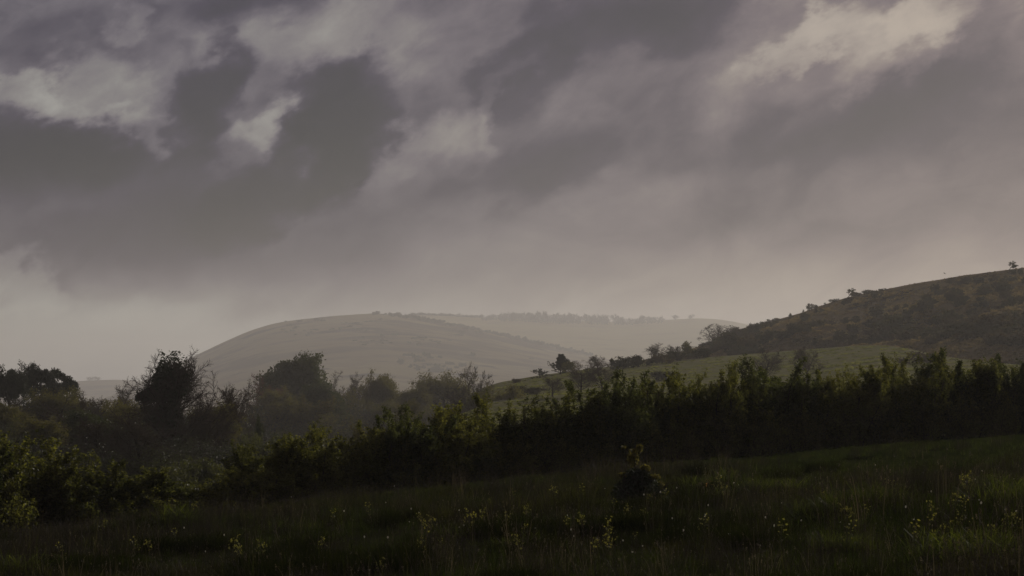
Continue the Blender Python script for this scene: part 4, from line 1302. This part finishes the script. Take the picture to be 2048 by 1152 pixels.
while n < 110:
    px, b = rf.uniform(560, 1110), rf.uniform(640, 742)
    if b < crest(spur, px) + 5:
        continue
    if float(fbm(px * 0.012, b * 0.05, 91, 3)) < 0.08:
        continue
    hill_stand('down_bush', FARBUSH[rf.randrange(2)], spur, px, b, b - rf.uniform(2.0, 4.5), rf.uniform(7, 15), 4, 8, 'low scrub patch on the pale slope of the far hill', 'bush', 'scrub patches on the far hill slope', dz=0.5)
    n += 1
b = crest(distant, 186)
hill_stand('distant_tree', FAR[1], distant, 178, b + 1, b - 8, 22, 12, 10, 'faint tree clump on the distant low hill right of the pines', 'tree', dz=0.5)
hill_stand('distant_tree', FAR[0], distant, 195, b + 1, b - 8, 18, 12, 10, 'faint tree right of the clump on the distant low hill', 'tree', dz=0.5)

# ------------------------------------------------------------------ the lone meadow bush
def meadow_at(px, py):
    """where the line of sight through px, py meets the meadow"""
    lo, hi = 8.0, 75.0
    for _ in range(50):
        m = 0.5 * (lo + hi)
        x, y, z = unproj(px, py, m)
        if z > float(ground_z(x, m)):
            lo = m
        else:
            hi = m
    x, y, z = unproj(px, py, lo)
    return x, lo, float(ground_z(x, lo))


rng = np.random.default_rng(400)
bx, by, bz = meadow_at(1274, 1016)
k = by / FPX
nP = 9
base = np.stack([rng.normal(0, 0.08, nP), rng.normal(0, 0.08, nP), np.full(nP, -0.03)], -1)
P, R = shoots(base, np.stack([rng.normal(0, 0.45, nP), rng.normal(0, 0.45, nP), np.ones(nP)], -1), np.full(nP, 0.62), np.full(nP, 0.014), np.full(nP, 0.006), 5, 0.15, (0, 0, 0.05), rng)
lead = np.array([[[0, 0, 0], [0.02, 0, 0.25], [-0.02, 0, 0.5], [-0.03, 0, 0.72], [-0.05, 0, 0.9], [-0.02, 0, 1.05]]])
lead2 = np.array([[[-0.03, 0, 0.70], [0.0, 0.01, 0.78], [0.01, 0, 0.86], [0.03, 0, 0.94], [0.05, 0, 1.0], [0.05, 0, 1.06]]])
lead3 = np.array([[[-0.03, 0, 0.74], [-0.07, 0.01, 0.82], [-0.10, 0, 0.90], [-0.14, 0, 0.96], [-0.18, 0, 1.0], [-0.22, 0, 1.03]]])
wood = join([tubes(P, R, 4), tubes(lead, np.full((1, 6), 0.012), 5), tubes(lead2, np.full((1, 6), 0.006), 4), tubes(lead3, np.full((1, 6), 0.005), 4)])
b, dr, l, r, t = fork(P, R, np.full(nP, 0.62), 14, 0.1, 1.0, 50, 14, 0.45, 0.4, rng)
Pt, Rt = shoots(b, dr, l, np.full(len(b), 0.004), np.full(len(b), 0.002), 3, 0.2, (0, 0, 0.02), rng)
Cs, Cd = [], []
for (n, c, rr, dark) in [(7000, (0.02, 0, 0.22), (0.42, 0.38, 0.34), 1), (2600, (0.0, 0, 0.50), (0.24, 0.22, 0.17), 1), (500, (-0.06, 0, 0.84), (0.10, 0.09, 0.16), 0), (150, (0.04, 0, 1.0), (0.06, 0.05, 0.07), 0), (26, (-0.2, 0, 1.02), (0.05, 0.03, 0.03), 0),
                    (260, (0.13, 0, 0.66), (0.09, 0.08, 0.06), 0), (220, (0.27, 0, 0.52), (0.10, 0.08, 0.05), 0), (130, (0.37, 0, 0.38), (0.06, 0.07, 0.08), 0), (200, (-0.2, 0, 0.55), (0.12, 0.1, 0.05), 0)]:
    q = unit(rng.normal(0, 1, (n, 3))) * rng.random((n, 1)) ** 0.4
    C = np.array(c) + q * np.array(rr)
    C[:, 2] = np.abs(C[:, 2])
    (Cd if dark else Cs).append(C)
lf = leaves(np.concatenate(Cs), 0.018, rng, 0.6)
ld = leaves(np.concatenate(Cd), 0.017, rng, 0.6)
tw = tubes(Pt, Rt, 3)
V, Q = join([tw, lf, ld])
lone = [('stems', mesh_np('stems', *wood, mats=[M['bark']])), ('foliage', mesh_np('foliage', V, Q, mats=[M['bark'], M['tip'], M['ivy']], matidx=np.r_[np.zeros(len(tw[1]), int), np.ones(len(lf[1]), int), np.full(len(ld[1]), 2)]))]  # lit tips painted with pale leaves, shaded body with dark ones
sc = 126 * k / 1.06
put('meadow_bush', lone, (bx, by, bz), 'lone dark cone shaped bush with lit leafy tip standing in the meadow', 'bush', scale=(sc * 1.08, sc * 1.08, sc))

# ------------------------------------------------------------------ foreground grass (one mass, scattered clumps)
def clump(seed, n, h, r, w, lean, mats, brown=0.0, heads=0):
    rng = np.random.default_rng(seed)
    a = rng.random(n) * 6.283
    rr = r * np.sqrt(rng.random(n))
    b = np.stack([rr * np.cos(a), rr * np.sin(a), np.full(n, -0.03)], -1)
    hh = h * rng.uniform(0.45, 1.15, n)
    az = rng.random(n) * 6.283
    ln = np.abs(rng.normal(0, lean, n))
    dirv = np.stack([np.cos(az), np.sin(az), np.zeros(n)], -1)
    p1 = b + np.array([0, 0, 0.5]) * hh[:, None] + dirv * (ln * hh * 0.22)[:, None]
    p2 = b + np.array([0, 0, 0.82]) * hh[:, None] + dirv * (ln * hh * 0.6)[:, None]
    p3 = b + np.array([0, 0, 1.0]) * (hh * (1 - 0.25 * ln))[:, None] + dirv * (ln * hh * 1.05)[:, None]
    fa = rng.random(n) * 6.283
    side = np.stack([np.cos(fa), np.sin(fa), np.zeros(n)], -1) * (w * rng.uniform(0.6, 1.3, n) * np.where(rng.random(n) < 0.14, 2.2, 1.0))[:, None]
    V = np.stack([b - side, b + side, p1 + side * 0.85, p1 - side * 0.85, p2 + side * 0.5, p2 - side * 0.5, p3], 1).reshape(-1, 3)
    o = np.arange(n)[:, None] * 7
    Q = np.concatenate([o + np.array([[0, 1, 2, 3]]), o + np.array([[3, 2, 4, 5]])])
    T = o + np.array([[5, 4, 6]])
    mi = (rng.random(n) < brown).astype(int)
    idx = np.concatenate([mi, mi, mi])
    me_V, me_Q, me_T = V, Q, T
    if heads:
        st = rng.integers(0, n, heads)
        hv = []
        for s_ in st:
            base = p3[s_]
            for q in range(4):
                hv.append(base + np.array([0, 0, -0.012 * q]) + rng.normal(0, 0.004, 3))
        lv, lq = leaves(np.array(hv), 0.008, rng)
        me_Q = np.concatenate([me_Q, lq + len(me_V)])
        me_V = np.concatenate([me_V, lv])
        idx = np.concatenate([mi, mi, np.ones(len(lq), int), mi])
    return mesh_np('blades', me_V, me_Q, me_T, mats=mats, matidx=idx)


gcol = bpy.data.collections.new('grass_clumps')
kinds = [clump(1, 90, 0.30, 0.26, 0.0032, 0.45, [M['g1'], M['g3']], 0.05), clump(2, 90, 0.36, 0.26, 0.0030, 0.40, [M['g2'], M['g3']], 0.15, 6), clump(3, 60, 0.46, 0.24, 0.0024, 0.30, [M['g2'], M['g3']], 0.55, 14),
         clump(4, 150, 0.44, 0.20, 0.0042, 0.70, [M['g4'], M['g3']], 0.02), clump(5, 110, 0.22, 0.28, 0.0034, 0.55, [M['g1'], M['g3']], 0.08), clump(6, 45, 0.60, 0.20, 0.0022, 0.18, [M['g2'], M['g3']], 0.75, 20),
         clump(7, 190, 0.50, 0.22, 0.0040, 0.75, [M['g5'], M['g1']], 0.12), clump(8, 7, 0.75, 0.22, 0.0032, 0.14, [M['g6'], M['g6']], 1.0, 22)]
for i, me in enumerate(kinds):
    o = bpy.data.objects.new('clump_%s' % 'abcdefgh'[i], me)
    gcol.objects.link(o)

rng = np.random.default_rng(12)
NP = 34000
py_ = rng.uniform(0, 1, NP)
D = 12.5 * (62.0 / 12.5) ** py_           # denser near the camera
PX = rng.uniform(-350, 2400, NP)
hd = hedge_depth(PX)
D = np.where(D > hd + 1.0, rng.uniform(15, 34, NP), D)
X = (PX - 1024) / FPX * D
Z = ground_z(X, D)
zone = fbm(X * 0.22, D * 0.22, 55, 3)
zone2 = fbm(X * 0.5, D * 0.35, 66, 3)
kind = np.where(zone > 0.12, 0, np.where(zone < -0.15, 2, 1))
u = rng.random(NP)
kind = np.where(u < 0.12, 4, kind)
kind = np.where((u > 0.93), 5, kind)
kind = np.where((u > 0.90) & (u < 0.925), 7, kind)
# browner dead stems along the left, shorter grass up the right slope
leftness = np.clip((760 - PX) / 700, 0, 1) * sstep(22, 30, D)
kind = np.where(rng.random(NP) < leftness * 0.25, np.where(rng.random(NP) < 0.5, 2, 5), kind)
rightshort = sstep(26, 40, D) * sstep(1250, 1600, PX)
kind = np.where(rng.random(NP) < rightshort * 0.9, np.where(zone2 > 0.0, 4, 0), kind)
tus = (zone2 > 0.5) & (D < 40) & (rng.random(NP) < 0.6)
kind = np.where(tus, np.where(rng.random(NP) < 0.35, 3, 0), kind)
mound = (vnoise(X * 0.75, D * 0.55, 71) > 0.33) & (D < 44)
kind = np.where(mound & (rng.random(NP) < 0.8), 6, kind)
scl = rng.uniform(0.65, 1.15, NP) * (1 + 0.9 * np.clip(zone2, -0.45, 0.6)) * np.interp(D, [12, 30, 60], [0.85, 1.0, 1.15])
scl = np.where(rng.random(NP) < rightshort, scl * 0.72, scl)
scl = scl * (0.8 - 0.35 * sstep(12, 1, hedge_depth(PX) - D))
qx_, qy_ = (1274 - 1024) / FPX * 33.0, 33.0
near = (np.abs(X - D * (1274 - 1024) / FPX) < 0.75) & (D > 27.5) & (D < 36)
scl = np.where(near, scl * 0.45, scl)
# the lit tussock right of the lone bush
tx, ty, tz = meadow_at(1540, 1003)
extra = []
for i in range(26):
    extra.append((tx + rng.normal(0, 0.33), ty + rng.normal(0, 0.3), 3, rng.uniform(0.8, 1.1)))
for (qx, qy) in [(1980, 985), (240, 1075), (1000, 1120), (1700, 1120), (900, 1100), (560, 1080), (2030, 1010)]:
    cx_, cy_, cz_ = meadow_at(qx, qy)
    for i in range(7):
        extra.append((cx_ + rng.normal(0, 0.25), cy_ + rng.normal(0, 0.2), 3, rng.uniform(0.6, 0.85)))
for (qx, qy) in [(600, 1118), (930, 1100), (1460, 1085), (1320, 1110), (1690, 1060), (1080, 1130), (1960, 1110), (760, 1060), (1500, 1125), (395, 1110), (1840, 1010), (1270, 1040)]:
    cx_, cy_, cz_ = meadow_at(qx, qy)
    for i in range(9):
        extra.append((cx_ + rng.normal(0, 0.3), cy_ + rng.normal(0, 0.25), 6, rng.uniform(0.6, 0.9)))
EX = np.array(extra)
X = np.r_[X, EX[:, 0]]; D = np.r_[D, EX[:, 1]]; Z = np.r_[Z, ground_z(EX[:, 0], EX[:, 1])]
kind = np.r_[kind, EX[:, 2].astype(int)]; scl = np.r_[scl, EX[:, 3]]
NP = len(X)
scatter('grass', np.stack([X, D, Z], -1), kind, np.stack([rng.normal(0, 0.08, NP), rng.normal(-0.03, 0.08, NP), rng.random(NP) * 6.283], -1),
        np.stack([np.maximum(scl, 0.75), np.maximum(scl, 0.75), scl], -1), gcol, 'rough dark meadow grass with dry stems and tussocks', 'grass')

# ------------------------------------------------------------------ weeds, flowers and seed heads in the grass
def weed_proto(seed, H=0.6, n=40, mat='weed', size=0.021):
    rng = np.random.default_rng(seed)
    P, R = shoots(np.zeros((1, 3)), np.array([[rng.normal(0, .08), rng.normal(0, .08), 1.0]]), np.array([H]), np.array([0.007]), np.array([0.004]), 6, 0.07, (0, 0, 0.03), rng)
    b, dr, l, r, t = fork(P, R, np.array([H]), 8, 0.55, 1.0, 45, 10, 0.26, 0.3, rng)
    P2, R2 = shoots(b, dr, l, np.full(len(b), 0.003), np.full(len(b), 0.002), 3, 0.1, (0, 0, 0.1), rng)
    tips = np.concatenate([P2[:, -1], P2[:, -1], P2[:, -2], P[:, -1]])
    C = tips[rng.integers(0, len(tips), n)] + rng.normal(0, 0.02, (n, 3))
    top = leaves(C, size, rng, 0.6, 0.6)
    tt = rng.random(16) * 0.6
    Cl = np.stack([np.interp(tt * 6 * H, np.linspace(0, 6 * H, 7), P[0, :, k_]) for k_ in range(3)], -1)
    side = leaves(Cl + rng.normal(0, 0.02, (16, 3)), 0.035, rng, 0.35, 0.0)
    return [('stem', mesh_np('stem', *join([tubes(P, R, 5), tubes(P2, R2, 3), side]), mats=[M['weedstem']])), ('leaf_tops', mesh_np('leaf_tops', *top, mats=[M[mat]]))]


WD = [weed_proto(500, 0.6, 46), weed_proto(501, 0.55, 30), weed_proto(502, 0.7, 60), weed_proto(503, 0.5, 24)]
weeds = [(485, 1090, 62, 2, 'yellow-green weed left of centre in the brown grass'), (752, 1125, 70, 2, 'yellow-green weed near the bottom edge left of centre'), (735, 1135, 50, 0, 'shorter yellow-green weed beside the bottom weed left of centre'),
         (1060, 1020, 40, 0, 'yellow-tipped weed left of the lone meadow bush'), (846, 1035, 42, 1, 'yellow-tipped weed below the dark hedge left of centre'), (868, 1052, 36, 0, 'yellow-tipped weed right below its neighbour left of centre'),
         (1172, 1030, 66, 2, 'tall yellow-green weed left below the lone meadow bush'), (1190, 1088, 60, 1, 'dark stemmed weed below the tall yellow-green one'), (1224, 1105, 40, 2, 'flat topped yellow weed near the bottom centre'),
         (1246, 1020, 46, 0, 'yellow weed directly below the lone meadow bush'), (1284, 1030, 44, 1, 'yellow weed right below the lone meadow bush'), (1690, 1035, 42, 0, 'yellow topped weed in the right foreground'),
         (1712, 1045, 40, 1, 'yellow topped weed right of its neighbour in the right foreground'), (1872, 1020, 52, 1, 'thin weed with sparse top in the right foreground'), (1870, 1100, 56, 3, 'thin weed near the lower right'),
         (1912, 1100, 66, 2, 'large yellow-green weed in the lower right clump'), (1942, 1106, 60, 0, 'yellow-green weed on the right of the lower right clump'), (1890, 1112, 50, 1, 'yellow-green weed on the left of the lower right clump'),
         (1940, 960, 70, 3, 'tall thin weed on the right slope'), (1655, 990, 46, 1, 'slim weed right of the bright tussock'), (1024, 992, 30, 3, 'small pale weed at the dark hedge foot near the centre'), (1042, 1068, 40, 1, 'small yellow weed below the centre'),
         (832, 1082, 56, 0, 'dark stemmed weed with yellow top left of the centre bottom'), (662, 1035, 36, 3, 'small weed in the brown grass below the round hedge bush'), (300, 1095, 40, 1, 'faint yellow weed in the brown grass at left'),
         (270, 1098, 36, 3, 'small yellow weed left of the faint one at left'), (1160, 985, 30, 3, 'little pale weed left of the lone meadow bush'), (1330, 995, 36, 3, 'little weed right of the lone meadow bush'), (2010, 1060, 46, 1, 'weed close to the right edge'),
         (1020, 1050, 36, 3, 'tiny yellow weed in the centre grass'), (1560, 1085, 34, 3, 'tiny yellow weed below the bright tussock'), (1410, 1060, 38, 3, 'small weed right of the bottom centre'), (640, 1100, 36, 1, 'small weed beside a dark mound left of centre'),
         (1780, 980, 34, 3, 'tiny weed in the middle of the right slope'), (120, 1105, 40, 3, 'dim weed near the left corner')]
for (px, toppy, hpx, k_, lab) in weeds:
    x, y, z = meadow_at(px, min(toppy + hpx, 1195))
    H = max(0.36, 0.95 * hpx / FPX * y)
    pH = [0.6, 0.55, 0.7, 0.5][k_]
    s = H * 1.05 / pH
    put('weed', WD[k_], (x, y, z - 0.02), lab, 'weed', 'yellow topped weeds in the meadow', rz=rnd.uniform(0, 6), scale=(s * 0.9, s * 0.9, s))
for i in range(46):
    cx_ = rnd.choice([500, 780, 860, 1050, 1200, 1260, 1440, 1700, 1900, 1980, 300])
    px, py = min(max(rnd.gauss(cx_, 60), 20), 2040), rnd.uniform(1000, 1150)
    x, y, z = meadow_at(px, py)
    if y > 42:
        continue
    s_ = rnd.uniform(0.45, 0.85)
    put('weed', WD[rnd.choice([0, 1, 3, 3])], (x, y, z - 0.02), 'small yellow-topped weed half hidden in the dark meadow grass', 'weed', 'small weeds half hidden in the meadow grass', rz=rnd.uniform(0, 6), scale=(s_ * 0.9, s_ * 0.9, s_))
x, y, z = meadow_at(1420, 1000)
put('orange_flower', weed_proto(510, 0.6, 16, 'orange', 0.016), (x, y, z), 'pale orange flower on a tall stem right of the lone meadow bush', 'flower', scale=1.0 * 36 / FPX * y / 0.6)

rng = np.random.default_rng(520)
q = unit(rng.normal(0, 1, (90, 3)))
st_P, st_R = shoots(np.zeros((1, 3)), np.array([[0.03, 0.02, 1.0]]), np.array([0.34]), np.array([0.003]), np.array([0.0025]), 4, 0.05, (0, 0, 0.02), rng)
SEED = [('stem', mesh_np('stem', *tubes(st_P, st_R, 4), mats=[M['weedstem']])), ('seed_ball', mesh_np('seed_ball', *leaves(st_P[0, -1] + q * 0.011, 0.005, rng), mats=[M['seed']]))]
for i in range(70):
    px, py = rnd.uniform(330, 2040), rnd.uniform(985, 1150) if rnd.random() < 0.75 else rnd.uniform(960, 1020)
    x, y, z = meadow_at(px, py)
    if y > 44:
        continue
    put('seed_head', SEED, (x, y, z), 'tiny white seed head shining in the dark grass', 'seed head', 'white seed heads in the meadow grass', rz=rnd.uniform(0, 6), scale=(rnd.uniform(0.45, 0.75),) * 2 + (rnd.uniform(0.6, 1.2),))

# ------------------------------------------------------------------ bird over the hill
bV, bQ = tubes(np.array([[[-0.22, 0, 0], [-0.1, 0, 0.01], [0.05, 0, 0.015], [0.17, 0, 0.02], [0.24, 0, 0.01]]]), np.array([[0.015, 0.05, 0.065, 0.045, 0.008]]), 8)
bird_body = mesh_np('body', bV, bQ, mats=[M['feather']], smooth=True)
wings = []
for s in (-1, 1):
    wv = [(-0.08, 0.03 * s, 0.03), (0.1, 0.03 * s, 0.03), (0.12, 0.25 * s, 0.13), (-0.06, 0.25 * s, 0.12), (0.02, 0.52 * s, 0.1), (-0.05, 0.5 * s, 0.09)]
    wv2 = [(a_, b_, c_ - 0.015) for a_, b_, c_ in wv]
    wings.append(mesh_np('wing', np.array(wv + wv2), [[0, 1, 2, 3], [3, 2, 4, 5], [6, 9, 8, 7], [9, 11, 10, 8], [0, 6, 7, 1], [1, 7, 8, 2], [2, 8, 10, 4], [4, 10, 11, 5], [5, 11, 9, 3], [3, 9, 6, 0]], mats=[M['feather']]))
tail = mesh_np('tail', np.array([(-0.18, -0.02, 0.0), (-0.18, 0.02, 0.0), (-0.36, 0.06, 0), (-0.36, -0.06, 0), (-0.18, -0.02, 0.012), (-0.18, 0.02, 0.012), (-0.36, 0.06, 0.008), (-0.36, -0.06, 0.008)]),
               [[0, 1, 2, 3], [7, 6, 5, 4], [0, 4, 5, 1], [1, 5, 6, 2], [2, 6, 7, 3], [3, 7, 4, 0]], mats=[M['feather']])
x, y, z = unproj(1889.0, 547.0, 480.0)
put('bird', [('body', bird_body), ('wing', wings[0]), ('wing', wings[1]), ('tail', tail)], (x, y, z), 'small dark bird in flight above the smooth hill crest', 'bird', rz=2.4, tilt=(0.5, 0))

# ------------------------------------------------------------------ the hazy air
hz = bpy.data.materials.new('hazy_air')
hz.use_nodes = True
nt = hz.node_tree
nt.nodes.clear()
o_ = nt.nodes.new('ShaderNodeOutputMaterial')
pv = nt.nodes.new('ShaderNodeVolumePrincipled')
pv.inputs['Color'].default_value = (0.955, 0.945, 0.94, 1)
pv.inputs['Density'].default_value = 0.00019
pv.inputs['Anisotropy'].default_value = 0.38
nt.links.new(pv.outputs[0], o_.inputs['Volume'])
x0, x1, y0, y1, z0, z1 = -4800, 4800, -80, 9000, -87, 175
Vb = np.array([(x0, y0, z0), (x1, y0, z0), (x1, y1, z0), (x0, y1, z0), (x0, y0, z1), (x1, y0, z1), (x1, y1, z1), (x0, y1, z1)])
Qb = [[0, 3, 2, 1], [4, 5, 6, 7], [0, 1, 5, 4], [1, 2, 6, 5], [2, 3, 7, 6], [3, 0, 4, 7]]
tag(link('haze', mesh_np('haze', Vb, Qb, mats=[hz])), 'pale misty air filling the valley', kind='stuff')
